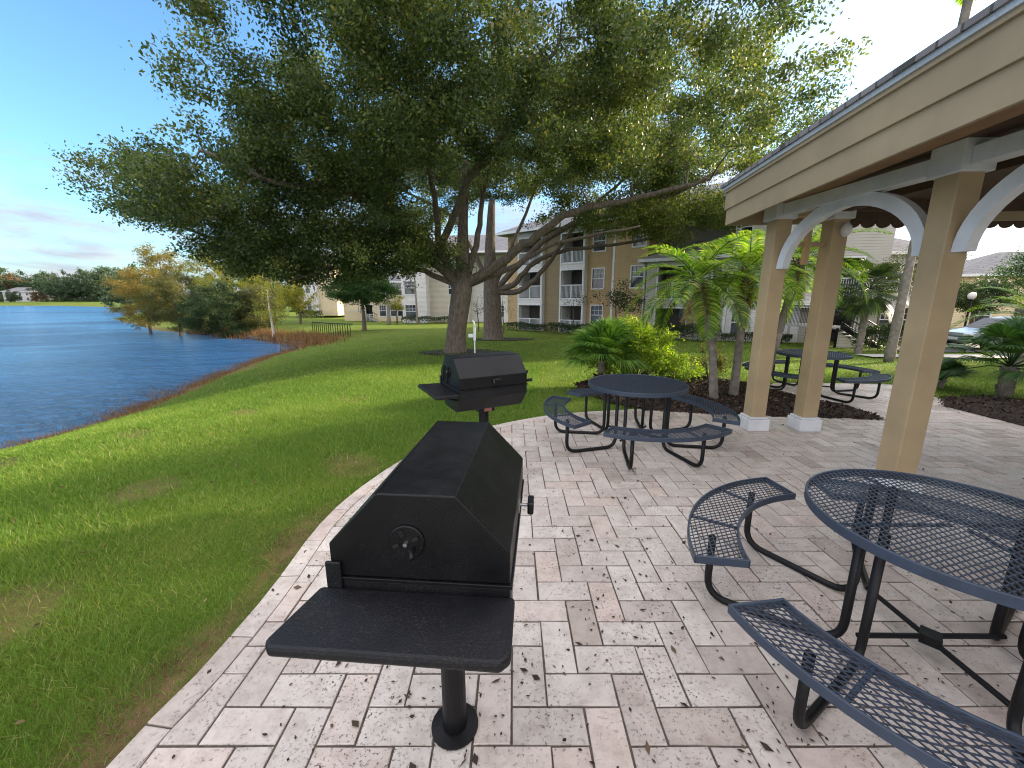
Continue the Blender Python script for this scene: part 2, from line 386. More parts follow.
while s < s_[-1]-.02:
    e = min(s+Lseg*random.uniform(.85, 1.1), s_[-1]); m = (s+e)/2
    a0, a1, a2 = [pos(pts, q) for q in (s+.004, m, e-.004)]; b0, b1, b2 = [pos(pin, q) for q in (s+.004, m, e-.004)]
    sh = lambda a, b: (a.x*.97+b.x*.03, a.y*.97+b.y*.03)
    stone([sh(b0, a0), sh(b1, a1), sh(b2, a2), sh(a2, b2), sh(a1, b1), sh(a0, b0)][::-1] if False else [sh(a0, b0), sh(b0, a0), sh(b1, a1), sh(b2, a2), sh(a2, b2), sh(a1, b1)], .004, .09); s = e
me = bpy.data.meshes.new('patio_paving'); me.from_pydata(VV, [], FF); me.update(); me.materials.append(pm)
a = me.attributes.new('rnd', 'FLOAT', 'FACE'); a.data.foreach_set('value', RN)
po = bpy.data.objects.new('patio_paving', me); col.objects.link(po); struct(po)

# debris: dark leaf scraps on the stones, thicker near the camera
def in_world(P):
    return in_poly(P, patio) & ~in_poly(P, bed1) & ~in_poly(P, bed2)
c = rng.random((80000, 2))*np.array([11, 9.5]) + np.array([-1.6, -.6])
dens = .75*(1.0/(1+.5*np.hypot(c[:, 0]-.5, c[:, 1]-1)**2)+.07)*(.3+.7*(np.sin(c[:, 0]*3.1+np.sin(c[:, 1]*2.3))*np.cos(c[:, 1]*2.7) > -.1))
c = c[(rng.random(len(c)) < dens*.42) & in_world(c)]
n = len(c); C = np.concatenate([c, np.full((n, 1), .006)], 1)
ang = rng.random(n)*2*pi; ln = rng.uniform(.003, .014, n)*np.where(rng.random(n) < .06, 2.2, 1); wd = ln*rng.uniform(.3, .7, n)
ax = np.stack([np.cos(ang), np.sin(ang), rng.normal(0, .15, n)], 1); bx = np.stack([-np.sin(ang), np.cos(ang), rng.normal(0, .15, n)], 1)
P = np.stack([C-ax*ln[:, None], C-bx*wd[:, None]*.8+[0, 0, .003], C+ax*ln[:, None]+[0, 0, .004], C+bx*wd[:, None]], 1); P[..., 2] = np.maximum(P[..., 2], .0045)
lm = leafmat('dead_leaf', [(0, (.018, .014, .01)), (.6, (.05, .035, .022)), (1, (.12, .08, .05))], .05, .8)
struct(quads_np('fallen_leaves', P, lm), 'stuff')
for _ in range(9):      # a few dry twigs
    pass

c = rng.random((700, 2))*np.array([9, 9]) + np.array([-8.5, 1.0]); c = c[~in_poly(c, patio) & (d_poly(c, lake) > 1.5) & ~in_poly(c, lake)]; C = np.column_stack([c, Hn(c)+.03])
struct(quads_np('fallen_leaves', leaves_at(C, .034, .5, 1.2), leafmat('brown_leaf', [(0, (.06, .035, .02)), (.6, (.16, .10, .05)), (1, (.28, .2, .1))], .1, .8)), 'stuff')
# mulch beds
mm_, nt, b, out = new_mat('mulch'); tc = N(nt, 'ShaderNodeTexCoord')
n1 = noise(nt, 26, 6, .75, tc.outputs['Object']); L(nt, ramp(nt, n1.outputs[0], [(.3, (.008, .005, .004)), (.55, (.035, .02, .013)), (.8, (.09, .055, .035))]), b.inputs['Base Color'])
b.inputs['Roughness'].default_value = .95; bump(nt, b, n1.outputs[0], 1, .04)
mulch_chip = leafmat('mulch_chip', [(0, (.01, .007, .005)), (.6, (.045, .026, .017)), (.9, (.11, .065, .04)), (1, (.2, .14, .1))], 0, .9)
def bed(name, poly, nchip):
    A = np.array(poly); x0, y0 = A.min(0); x1, y1 = A.max(0); st = .07
    xs, ys = np.arange(x0, x1, st), np.arange(y0, y1, st); XX, YY = np.meshgrid(xs, ys); Q = np.stack([XX, YY], -1)
    inn = in_poly(Q, poly); d = d_poly(Q, poly)
    ZZ = np.maximum(Hn(Q), 0*XX - .02) + .012 + .05*sm(d/.25) + .02*rng.random(XX.shape)
    vs, fs, ids = [], [], {}
    ny_, nx_ = inn.shape
    def vid(i, j):
        if (i, j) not in ids: ids[(i, j)] = len(vs); vs.append((XX[i, j], YY[i, j], ZZ[i, j]))
        return ids[(i, j)]
    for i in range(ny_-1):
        for j in range(nx_-1):
            if inn[i, j] and inn[i+1, j] and inn[i, j+1] and inn[i+1, j+1]: fs.append((vid(i, j), vid(i, j+1), vid(i+1, j+1), vid(i+1, j)))
    m = MB(); m.v, m.f = vs, fs; struct(m.build(name, mm_, smooth=True))
    c = rng.random((nchip, 2))*[x1-x0, y1-y0]+[x0, y0]; c = c[in_poly(c, poly)]; n = len(c)
    z = np.maximum(Hn(c), -.02)+.025+.05*sm(d_poly(c, poly)/.25)+rng.random(n)*.02; C = np.column_stack([c, z])
    struct(quads_np('mulch_chips', leaves_at(C, .05, .35, .8, .7), mulch_chip), 'stuff')
bed('mulch_bed', bed1, 14000); bed('mulch_bed', bed2, 9000)

# tree rings of leaf litter are mulch too
# ------------------------------------------------------------------ grass blades
blade = leafmat('grass_blade', [(0, (.065, .115, .015)), (.35, (.105, .20, .024)), (.65, (.175, .275, .038)), (.85, (.31, .31, .07)), (1, (.46, .39, .19))], .3, .6)
def grass(n, rmin, rmax, amin, amax, hh, ww, name='grass'):
    u = rng.random(n); r = rmin*(rmax/rmin)**(u**.8); a = R(1)*(amin+(amax-amin)*rng.random(n))
    c = np.stack([r*np.sin(a), r*np.cos(a)], 1)
    k = ~in_poly(c, patio) & ~in_poly(c, bed1) & ~in_poly(c, bed2) & ~in_poly(c, lake)
    c = c[k]; r = r[k]; k = d_poly(c, lake) > .4+.5*rng.random(len(c)); c = c[k]; r = r[k]
    de = d_poly(c, patio); k = (de > .02)
    bare = (rng.random(len(c)) < bare_f(c[:, 0], c[:, 1])*(c[:, 0] < 0)) | ((de < .10+.22*rng.random(len(c))) & (c[:, 1] < 3.4) & (c[:, 0] < 0))
    k &= ~(bare & (rng.random(len(c)) < .8)); c = c[k]; r = r[k]; n = len(c)
    z = Hn(c); ang = rng.random(n)*2*pi; sc_ = np.clip(r/3.0, .75, 4.5)
    h = hh*rng.uniform(.5, 1.25, n)*(.8+.2*sc_**.7)*(1+.3*np.sin(c[:, 0]*2.1)*np.sin(c[:, 1]*1.7)); wd = ww*sc_
    t = np.stack([np.cos(ang), np.sin(ang), 0*ang], 1); ln = rng.normal(0, .55, (n, 2)); ln = np.column_stack([ln*h[:, None], h])
    B = np.column_stack([c, z-.004])
    P = np.stack([B-t*wd[:, None]/2, B+t*wd[:, None]/2, B+ln], 1)
    patch = .5+.5*np.sin(c[:, 0]*.9+1.2*np.sin(c[:, 1]*.7))*np.cos(c[:, 1]*.8-.4*c[:, 0]); fine = .5+.5*np.sin(c[:, 0]*5+2*np.sin(c[:, 1]*4))*np.sin(c[:, 1]*4.4)
    rnd = np.clip(.15+.45*rng.random(n)+.25*(patch-.45)+.15*fine*rng.random(n) + (rng.random(n) < .06)*.4, 0, 1)
    return struct(quads_np(name, P, blade, rnd=rnd, k=3), 'stuff')
grass(430000, 1.7, 13, -84, 4, .045, .0042)
grass(130000, 6.0, 30, -60, 55, .05, .0045)
# ------------------------------------------------------------------ materials for built things
tan = pmat('tan_paint', (.40, .30, .17), .6, .13, 2.2, 90, .35, .003)
tan2 = pmat('tan_board_paint', (.34, .27, .175), .55, .12, 1.6, 80, .3, .003)
whitep = pmat('white_paint', (.64, .66, .68), .55, .12, 4, 70, .25, .003)
roofm, nt, b, out = new_mat('roof_shingle'); tc = N(nt, 'ShaderNodeTexCoord')
br = N(nt, 'ShaderNodeTexBrick'); L(nt, tc.outputs['Object'], br.inputs[0]); br.inputs['Color1'].default_value = (.16, .155, .16, 1); br.inputs['Color2'].default_value = (.24, .23, .235, 1); br.inputs['Mortar'].default_value = (.07, .07, .07, 1)
br.inputs['Scale'].default_value = 1; br.inputs['Brick Width'].default_value = .3; br.inputs['Row Height'].default_value = .15; br.inputs['Mortar Size'].default_value = .01
L(nt, br.outputs[0], b.inputs['Base Color']); b.inputs['Roughness'].default_value = .9
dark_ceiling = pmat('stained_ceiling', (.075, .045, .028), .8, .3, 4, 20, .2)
soffit = pmat('soffit_wood', (.24, .14, .06), .6, .2, 5, 30, .2)
flash = pmat('drip_edge_metal', (.42, .47, .52), .45, .08, 4, 30, .1, .3)
black = pmat('black_powder_coat', (.004, .004, .005), .36, .3, 12, 220, .2, .002, spec=.28)
def dusty(m, amt=.5):
    nt = m.node_tree; b = [n for n in nt.nodes if n.type == 'BSDF_PRINCIPLED'][0]; src = b.inputs['Base Color'].links[0].from_socket
    big = noise(nt, 3.5, 6, .7); fine = noise(nt, 160, 3, .6); k = N(nt, 'ShaderNodeMath', operation='MULTIPLY')
    L(nt, ramp(nt, big.outputs[0], [(.42, (0, 0, 0)), (.72, (1, 1, 1))]), k.inputs[0]); L(nt, ramp(nt, fine.outputs[0], [(.52, (0, 0, 0)), (.68, (1, 1, 1))]), k.inputs[1])
    k2 = N(nt, 'ShaderNodeMath', operation='MULTIPLY'); L(nt, k.outputs[0], k2.inputs[0]); k2.inputs[1].default_value = amt
    L(nt, mixc(nt, k2.outputs[0], src, (.13, .105, .08)), b.inputs['Base Color'])
    L(nt, ramp(nt, big.outputs[0], [(.3, (.30,)*3), (.7, (.58,)*3)]), b.inputs['Roughness'])
dusty(black, .16)
blackr = pmat('black_textured_coat', (.005, .0055, .0075), .5, .25, 10, 300, .6, .003, spec=.3)
dusty(blackr, .3)
steel = pmat('bare_steel', (.32, .32, .32), .35, .3, 20, 90, .2, .002, .9)
navy = pmat('blue_grey_plastisol', (.033, .048, .076), .42, .15, 14, 150, .2, .002)
navy2 = pmat('blue_grey_mesh', (.030, .042, .066), .4, .15, 14, 150, .1, .002)
bulb = pmat('frosted_glass', (.75, .75, .72), .3, .05, 5, 40, 0)

# ------------------------------------------------------------------ covered grill
# hood with a hexagonal section, tapered trough, pedestal, side shelf. local: long axis +Y, operator side +X
def grill(label, loc, rz, extra):
    t = empty('pedestal_grill', loc, rz, label, 'grill', 'black pedestal grills on the patio edge')
    Lh = .69; w = .268
    fn = lambda u, v, ww: (u, ww, v)
    sec = [(-w, .99), (w, .99), (w, 1.095), (.115, 1.26), (-.115, 1.26), (-w, 1.095)]
    MB().prism(sec, fn, 0, Lh).build('hood', black, t, bevel=.004)
    hood = t.children[0]
    # lip where the hood sits, hinge side strip
    MB().box(-w-.006, w+.006, -.006, Lh+.006, .976, .988).build('hood_lip', black, hood, bevel=.002)
    MB().box(-w-.012, -w+.035, -.012, -.002, .93, 1.04).build('hinge_plate', blackr, hood, bevel=.003)
    # ridge weld lines
    m = MB()
    for xx in (-.115, .115): m.tube([(xx, 0, 1.2605), (xx, Lh, 1.2605)], .0025, 6)
    m.build('weld_seam', blackr, hood)
    v = MB().lathe([(.052, 0), (.052, .004), (.049, .007), (0.006, .007)], 32)
    v.v = [(x, -z-.001, y) for x, y, z in v.v]; vo = v.build('vent_disc', black, t, loc=(-.03, 0, 1.115))
    vent_black = pmat('vent_black', (.003, .003, .003), .9, .2, 9, 9, 0)  # near-black stubs drawn where the vent openings are
    for k in range(4):
        a = k*pi/2+.4; MB().tube([(cos(a)*.022, -.009, sin(a)*.022), (cos(a)*.04, -.009, sin(a)*.04)], .007, 8).build('vent_hole', vent_black, vo)
    m = MB(); m.tube([(0, -.008, 0), (0, -.022, 0)], .006, 8); m.build('vent_bolt', steel, vo)
    m = MB(); m.tube([(.02, -.008, -.018), (.02, -.03, -.018), (.026, -.042, -.028)], [.005, .005, .009], 8); m.build('vent_knob', blackr, vo, smooth=True)
    # trough
    sec = [(-w, .975), (w, .975), (w, .90), (.16, .76), (-.16, .76), (-w, .90)]
    MB().prism(sec, fn, .0, Lh).build('firebox', blackr, t, bevel=.004)
    m = MB(); m.tube([(0, Lh/2, .0), (0, Lh/2, .72)], .05, 20); ped = m.build('pedestal', black, t, smooth=False)
    MB().box(-.085, .085, Lh/2-.085, Lh/2+.085, .70, .762).build('swivel_collar', blackr, ped, bevel=.006)
    if 'sticker' in extra:
        MB().box(-.03, .03, Lh/2-.0, Lh/2+.001, 0, .001)
        MB().box(.0855, .0875, Lh/2-.03, Lh/2+.05, .708, .75).build('label_plate', pmat('red_label', (.35, .12, .11), .5, .3, 40, 40, 0), ped)
    MB().lathe([(.10, 0), (.10, .008), (.055, .014)], 24, (0, Lh/2, .004)).build('base_flange', black, ped)
    # lid handle on the operator side
    hy, hz = .36, 1.045
    m = MB(); m.tube([(w, hy-.0, hz), (w+.045, hy, hz)], .006, 8); m.box(w, w+.006, hy-.03, hy+.03, hz-.02, hz+.02); h = m.build('handle_bracket', steel, t)
    MB().box(w+.035, w+.058, hy-.035, hy+.035, hz-.022, hz+.024).build('handle_grip', black, h, bevel=.006)
    # shelf towards -Y
    sh = [(-.30, -.008), (.282, -.008), (.286, -.205), (.262, -.228), (-.318, -.228), (-.338, -.206)]
    m = MB(); m.prism(sh, lambda u, v, z: (u, v, z), .925, .958); m.build('shelf', blackr, t, bevel=.010)
    for xx in (-.17, .17): MB().tube([(xx, -.18, .924), (xx, .03, .87)], .009, 8).build('shelf_support', black, t)
    if 'rods' in extra:
        for zz, x0 in ((1.06, 0.05), (.99, .14)):
            m = MB(); m.tube([(x0, Lh, zz), (x0, Lh+.07, zz)], .007, 8); rd = m.build('spit_rod', steel, t)
            m = MB(); m.tube([(x0, Lh+.06, zz), (x0, Lh+.13, zz)], .017, 10); m.build('rod_grip', black, rd)
        m = MB()
        for xx in (0.0, .12): m.tube([(xx-.17, -.012, 1.0), (xx-.12, -.012, 1.16)], .007, 6)
        m.build('end_rib', blackr, t)
    return t
grill('large black covered grill with a wide flat shelf before its vented end', (-.272, 1.03, 0), R(-4.5), ())
grill('smaller looking black grill set crosswise with side rods, standing beyond the other grill', (-.59, 3.72, 0), R(-62), ('sticker', 'rods'))

# ------------------------------------------------------------------ round mesh table
def mesh_panel(test, xr, yr, z, ang=R(28), pitch=.027, wid=.0027, th=.0035):
    m = MB()
    for sgn in (1, -1):
        d = Vector((cos(ang), sgn*sin(ang), 0)); nrm = Vector((-d.y, d.x, 0)); ext = math.hypot(xr, yr)
        k = -int(ext/pitch)-1
        while k*pitch < ext:
            o = nrm*(k*pitch); run = None; step = .012; s = -ext
            while s <= ext+step:
                p = o + d*s; ok = s <= ext and test(p.x, p.y)
                if ok and run is None: run = s
                if not ok and run is not None:
                    if s-run > .02:
                        a, b = o+d*run, o+d*(s-step); q = nrm*wid; zz = z + sgn*.001
                        m.add([(a.x-q.x, a.y-q.y, zz), (a.x+q.x, a.y+q.y, zz), (b.x+q.x, b.y+q.y, zz), (b.x-q.x, b.y-q.y, zz),
                               (a.x-q.x, a.y-q.y, zz+th), (a.x+q.x, a.y+q.y, zz+th), (b.x+q.x, b.y+q.y, zz+th), (b.x-q.x, b.y-q.y, zz+th)],
                              [(0,3,2,1),(4,5,6,7),(0,1,5,4),(1,2,6,5),(2,3,7,6),(3,0,4,7)])
                    run = None
                s += step
            k += 1
    return m
def ring_sector(r0, r1, a0, a1, z0, z1, n=24, closed=False):
    m = MB(); k = n + (0 if closed else 1); vs = []
    for i in range(k):
        a = a0+(a1-a0)*i/n
        for r, z in ((r0, z0), (r1, z0), (r1, z1), (r0, z1)): vs.append((r*cos(a), r*sin(a), z))
    fs = []
    for i in range(n):
        j = (i+1) % k
        for q in range(4): fs.append((i*4+q, j*4+q, j*4+(q+1) % 4, i*4+(q+1) % 4))
    if not closed: fs += [(0, 1, 2, 3), (4*n+3, 4*n+2, 4*n+1, 4*n)]
    m.add(vs, fs); return m
TR, S0, S1, HS, SZ = .60, .885, 1.165, R(36.5), .45
def make_table(label, group):
    t = empty('picnic_table', (0, 0, 0), 0, label, 'picnic table', group)
    rim = ring_sector(TR-.014, TR, 0, 2*pi, .715, .765, 72, True); top = rim.build('tabletop', navy, t, smooth=False, bevel=.004)
    mesh_panel(lambda x, y: x*x+y*y < (TR-.012)**2, TR, TR, .755).build('mesh_panel', navy2, top)
    m = MB()
    for k in range(4):
        a = k*pi/2+pi/4; m.tube([(cos(a)*.04, sin(a)*.04, .742), (cos(a)*(TR-.01), sin(a)*(TR-.01), .742)], .010, 6)
    m.build('tabletop_rib', navy, top)
    for k in range(4):
        a = k*pi/2
        b = ring_sector(S0, S0+.012, -HS, HS, SZ-.045, SZ, 18); o2 = ring_sector(S1-.012, S1, -HS, HS, SZ-.045, SZ, 24)
        b.add(o2.v, o2.f)
        for s in (-1, 1):
            c_, s_2 = cos(s*HS), sin(s*HS); nx_, ny_ = -s_2*s*-1, c_*s*-1
            q = .012
            p = [(S0*c_, S0*s_2), (S1*c_, S1*s_2), (S1*c_+nx_*q, S1*s_2+ny_*q), (S0*c_+nx_*q, S0*s_2+ny_*q)]
            b.add([(x, y, SZ-.0455) for x, y in p]+[(x, y, SZ+.0005) for x, y in p], [(0,3,2,1),(4,5,6,7),(0,1,5,4),(1,2,6,5),(2,3,7,6),(3,0,4,7)])
        for s in (-R(13), R(13)):
            b.tube([(S0*cos(s), S0*sin(s), SZ-.022), (S1*cos(s), S1*sin(s), SZ-.022)], .011, 6)
        bo = b.build('bench', navy, t, bevel=.003); bo.rotation_euler.z = a
        def inside(x, y):
            r = math.hypot(x, y); return S0+.01 < r < S1-.01 and abs(math.atan2(y, x)) < HS-.01
        mp_ = mesh_panel(inside, S1, S1, SZ-.012, R(62)).build('mesh_panel', navy2, bo)
    for k in range(4):
        for s in (-1, 1):
            a1 = k*pi/2 + s*R(22); a2 = k*pi/2 + s*R(37)
            p1 = Vector((cos(a1)*(S0+S1)/2, sin(a1)*(S0+S1)/2, 0)); p2 = Vector((cos(a2)*.40, sin(a2)*.40, 0))
            pts = [p1+Vector((0, 0, SZ-.03)), p1+Vector((0, 0, .021)), p2+Vector((0, 0, .021)), p2+Vector((0, 0, .735))]
            MB().tube(fillet(pts, .13, 6), .0205, 12).build('leg', black, t, smooth=True)
    m = MB(); 
    for a in (pi/4, 3*pi/4): m.tube([(cos(a)*.37, sin(a)*.37, .10+.02*(a > 1)), (-cos(a)*.37, -sin(a)*.37, .10+.02*(a > 1))], .014, 8)
    m.box(-.04, .04, -.04, .04, .085, .135); m.build('cross_brace', black, t)
    return t
TG = 'round blue mesh picnic tables'
t1 = make_table('round blue mesh picnic table with curved benches beside the large tan post', TG)
t1.location = (2.13, 1.72, 0); t1.rotation_euler.z = R(44.5)
t2 = copy_tree(t1); tag(t2, 'round blue mesh picnic table on the paving in front of the yellow-green shrub', 'picnic table', TG)
c2 = at_z(637, 383, .76); t2.location = (c2.x, c2.y, 0); t2.rotation_euler.z = R(4)
t3 = copy_tree(t1); tag(t3, 'round picnic table on the far paving by the lawn, seen between the paired tan posts', 'picnic table', TG)
c3 = at_z(813, 353, .76); t3.location = (c3.x, c3.y, 0.0); t3.rotation_euler.z = R(24)

# ------------------------------------------------------------------ pavilion
PV = empty('pavilion', (3.40, 5.40, 0), 0, 'open tan pavilion with white arched brackets over the picnic table', 'pavilion')
e1, e2 = Vector((2.87-3.40, 5.72-5.40, 0)), Vector((2.51-3.40, 2.21-5.40, 0)); ed = (e1-e2).normalized()
ex1, ex2 = e1, e1 - ed*8.2          # corner seen at far end ; near end behind the camera
RT = 6.2                                 # how far the roof reaches to the right
posts = [(0, 0), (.70, -.02), (.19, -1.91), (.2, -4.0), (5.2, 0), (5.2, -1.97), (5.2, -4.0)]
def post(x, y):
    m = MB().box(x-.1, x+.1, y-.1, y+.1, .18, 2.77); p = m.build('post', tan, PV, bevel=.008)
    MB().box(x-.145, x+.145, y-.145, y+.145, .0, .165).add([], []).build('post_base', whitep, p, bevel=.012)
    MB().box(x-.125, x+.125, y-.125, y+.125, .166, .195).build('base_moulding', whitep, p, bevel=.008)
    MB().box(x-.135, x+.135, y-.135, y+.135, 2.76, 3.0).build('post_cap', whitep, p, bevel=.008)
    return p
pp = [post(x, y) for x, y in posts]
def bracket(x, y, dx, dy):          # arched brace from post face up to the beam
    d = Vector((dx, dy, 0)).normalized(); s = Vector((-d.y, d.x, 0)); Lb, z0, z1, wd, th = .86, 2.16, 2.84, .12, .045
    o_, i_ = [], []
    for k in range(15):
        t = k/14*pi/2
        o_.append((.1+Lb*(1-cos(t)), z0+(z1-z0)*sin(t)))
        i_.append((.1+wd*.9+(Lb-.02)*(1-cos(t)), z0-.0+(z1-z0-wd*.9)*sin(t)))
    prof = o_ + i_[::-1]
    m = MB()
    for k in range(14):
        q = [o_[k], o_[k+1], i_[k+1], i_[k]]
        m.prism(q, lambda u, v, w_: tuple(Vector((x, y, 0)) + d*u + s*w_ + Vector((0, 0, v))), -th, th)
    return m.build('bracket', whitep, PV)
bracket(0, 0, .1, -1); bracket(.19, -1.91, -.1, 1); bracket(.19, -1.91, 0.01, -1); bracket(.2, -4, -.03, 1)
bracket(5.2, 0, -1, 0); bracket(5.2, -1.97, 0, 1)
# beams
def beam(x0, y0, x1, y1, z0, z1, w_, m_, name='beam', ext=0.1):
    a, b_ = Vector((x0, y0, 0)), Vector((x1, y1, 0)); d = (b_-a).normalized(); a -= d*ext; b_ += d*ext; s = Vector((-d.y, d.x, 0))*w_/2
    q = [a-s, b_-s, b_+s, a+s]
    return MB().add([(p.x, p.y, z0) for p in q]+[(p.x, p.y, z1) for p in q], [(0,3,2,1),(4,5,6,7),(0,1,5,4),(1,2,6,5),(2,3,7,6),(3,0,4,7)]).build(name, m_, PV, bevel=.005)
beam(0, 0, .19, -1.91, 2.80, 2.935, .15, whitep, ext=-.136); beam(.19, -1.91, .2, -4, 2.80, 2.935, .15, whitep, ext=-.136)
beam(0, 0, .70, -.02, 2.80, 2.935, .15, tan, ext=-.136)
beam(5.2, 0, 5.2, -4, 2.80, 2.935, .15, whitep, ext=-.136)
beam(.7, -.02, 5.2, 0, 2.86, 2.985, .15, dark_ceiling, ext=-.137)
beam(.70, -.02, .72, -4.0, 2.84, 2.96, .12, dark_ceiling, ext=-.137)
# picket and rail filling the gap between the paired posts
beam(.1, 0, .6, -.017, 2.44, 2.50, .05, tan, 'trellis_rail', 0)
MB().box(.33, .39, -.07, -.005, 2.22, 2.80).build('trellis_picket', tan, PV, bevel=.004)
# scalloped trim hung under the far beam
for k in range(22):
    cx_ = .93 + k*.195
    pts = [(cx_-.0965, 2.86)] + [(cx_-.0965*cos(pi*q/8), 2.76-.09*sin(pi*q/8)) for q in range(9)] + [(cx_+.0965, 2.86)]
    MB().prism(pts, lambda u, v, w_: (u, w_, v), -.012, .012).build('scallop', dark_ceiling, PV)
# fascia courses, soffit, roof
nrm = Vector((ed.y, -ed.x, 0))          # to the right, across the pavilion
def quadring(off, z0, z1, mat_, name, th=.03, smooth=False):
    c = [ex1 - nrm*off + ed*off, ex2 - nrm*off - ed*off, ex2 + nrm*(RT+off) - ed*off, ex1 + nrm*(RT+off) + ed*off]
    cen = sum(c, Vector())/4; m = MB()
    for i in range(4):
        a, b_ = c[i], c[(i+1) % 4]; ai = a + (nrm*th if i in (0,) else Vector()) ; d = (b_-a).normalized(); s = Vector((-d.y, d.x, 0))
        s = s*th if (s.dot(cen-a) > 0) else -s*th
        e_ = -th if i % 2 else 0.0
        a2, b2 = a - d*0 + (d*th if i % 2 else Vector()), b_ - (d*th if i % 2 else Vector())
        q = [a2, b2, b2+s, a2+s]
        m.add([(p.x, p.y, z0) for p in q]+[(p.x, p.y, z1) for p in q], [(0,3,2,1),(4,5,6,7),(0,1,5,4),(1,2,6,5),(2,3,7,6),(3,0,4,7)])
    return m.build(name, mat_, PV, bevel=.003)
quadring(0, 2.752, 2.955, tan2, 'fascia_board')
quadring(.022, 2.95, 3.165, tan2, 'fascia_board', .045)
quadring(.045, 3.16, 3.195, tan2, 'fascia_board', .06)
quadring(.06, 3.192, 3.262, flash, 'drip_edge', .05)
c = [ex1+nrm*.035, ex2+nrm*.035, ex2+nrm*(RT-.035), ex1+nrm*(RT-.035)]
c[0] -= ed*.035; c[3] -= ed*.035; c[1] += ed*.035; c[2] += ed*.035
strip = [c[0], c[1], c[1]+nrm*.62, c[0]+nrm*.62]
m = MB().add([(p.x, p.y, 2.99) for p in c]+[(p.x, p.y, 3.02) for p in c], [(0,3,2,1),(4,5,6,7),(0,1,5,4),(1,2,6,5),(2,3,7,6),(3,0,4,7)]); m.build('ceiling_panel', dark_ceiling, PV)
m = MB().add([(p.x, p.y, 2.94) for p in strip]+[(p.x, p.y, 2.985) for p in strip], [(0,3,2,1),(4,5,6,7),(0,1,5,4),(1,2,6,5),(2,3,7,6),(3,0,4,7)]); m.build('soffit', soffit, PV)
ov = .08; c = [ex1 - nrm*ov + ed*ov, ex2 - nrm*ov - ed*ov, ex2 + nrm*(RT+ov) - ed*ov, ex1 + nrm*(RT+ov) + ed*ov]
ra, rb = (c[0]+c[3])/2 - ed*3.1, (c[1]+c[2])/2 + ed*3.1
vs = [(p.x, p.y, 3.27) for p in c] + [(ra.x, ra.y, 4.35), (rb.x, rb.y, 4.35)]; vs += [(x, y, z-.04) for x, y, z in vs[:4]]
MB().add(vs, [(0, 1, 5, 4), (1, 2, 5), (2, 3, 4, 5), (3, 0, 4), (0, 6, 7, 1), (1, 7, 8, 2), (2, 8, 9, 3), (3, 9, 6, 0), (6, 9, 8, 7)]).build('roof', roofm, PV)
# bulkhead lamp on the second post
lm_ = MB().lathe([(.055, 0), (.062, .02), (.062, .05)], 20); lm_.v = [(x*.8, -z, y*1.35) for x, y, z in lm_.v]
wl = empty('wall_lamp', (3.40+.74, 5.40-.12, 2.63), 0, 'oval white bulkhead lamp under the cap of the second tan post', 'lamp')
lm_.build('lamp_housing', whitep, wl); g_ = MB().lathe([(.052, .045), (.05, .07), (.035, .095), (.01, .104)], 20); g_.v = [(x*.8, -z, y*1.35) for x, y, z in g_.v]; g_.build('lamp_glass', bulb, wl, smooth=True)

# ------------------------------------------------------------------ white utility post
q = at_z(475, 357, H(-.9, 9.5)-.02); up_ = empty('utility_post', (q.x, q.y, H(q.x, q.y)), R(-8), 'thin white utility post with small side box on the lawn behind the far grill', 'post')
MB().tube([(0, 0, 0), (0, 0, .75)], .022, 12).build('pole', whitep, up_)
MB().tube([(0, 0, .74), (0, 0, 1.18)], .045, 12).build('sleeve', whitep, up_)
MB().tube(fillet([(0, 0, 1.17), (0, 0, 1.33), (-.07, 0, 1.42)], .05), [.034]*6+[.03]*2, 10).build('top_elbow', whitep, up_, smooth=True)
MB().box(-.21, -.05, -.04, .04, .84, .96).build('side_box', whitep, up_, bevel=.01)
# ------------------------------------------------------------------ buildings
S_tan = siding('tan_siding', (.43, .30, .15)); S_cream = siding('cream_siding', (.50, .46, .38)); S_white = siding('white_siding', (.62, .61, .60))
S_olive = siding('olive_siding', (.24, .185, .10)); S_yel = siding('yellow_cream_siding', (.60, .50, .33)); S_grey = siding('grey_cream_siding', (.42, .40, .35))
glass, nt, b, out = new_mat('window_glass'); b.inputs['Roughness'].default_value = .06; b.inputs['Metallic'].default_value = 0
L(nt, ramp(nt, noise(nt, .7, 2).outputs[0], [(.4, (.02, .025, .03)), (.6, (.09, .10, .11))]), b.inputs['Base Color'])
blind = pmat('window_blind', (.42, .43, .42), .7, .05, 3, 10, 0)
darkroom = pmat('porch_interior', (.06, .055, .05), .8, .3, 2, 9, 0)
screen = pmat('insect_screen', (.10, .105, .11), .6, .2, 4, 9, 0)
concrete = pmat('concrete', (.45, .43, .40), .8, .1, 3, 60, .3)
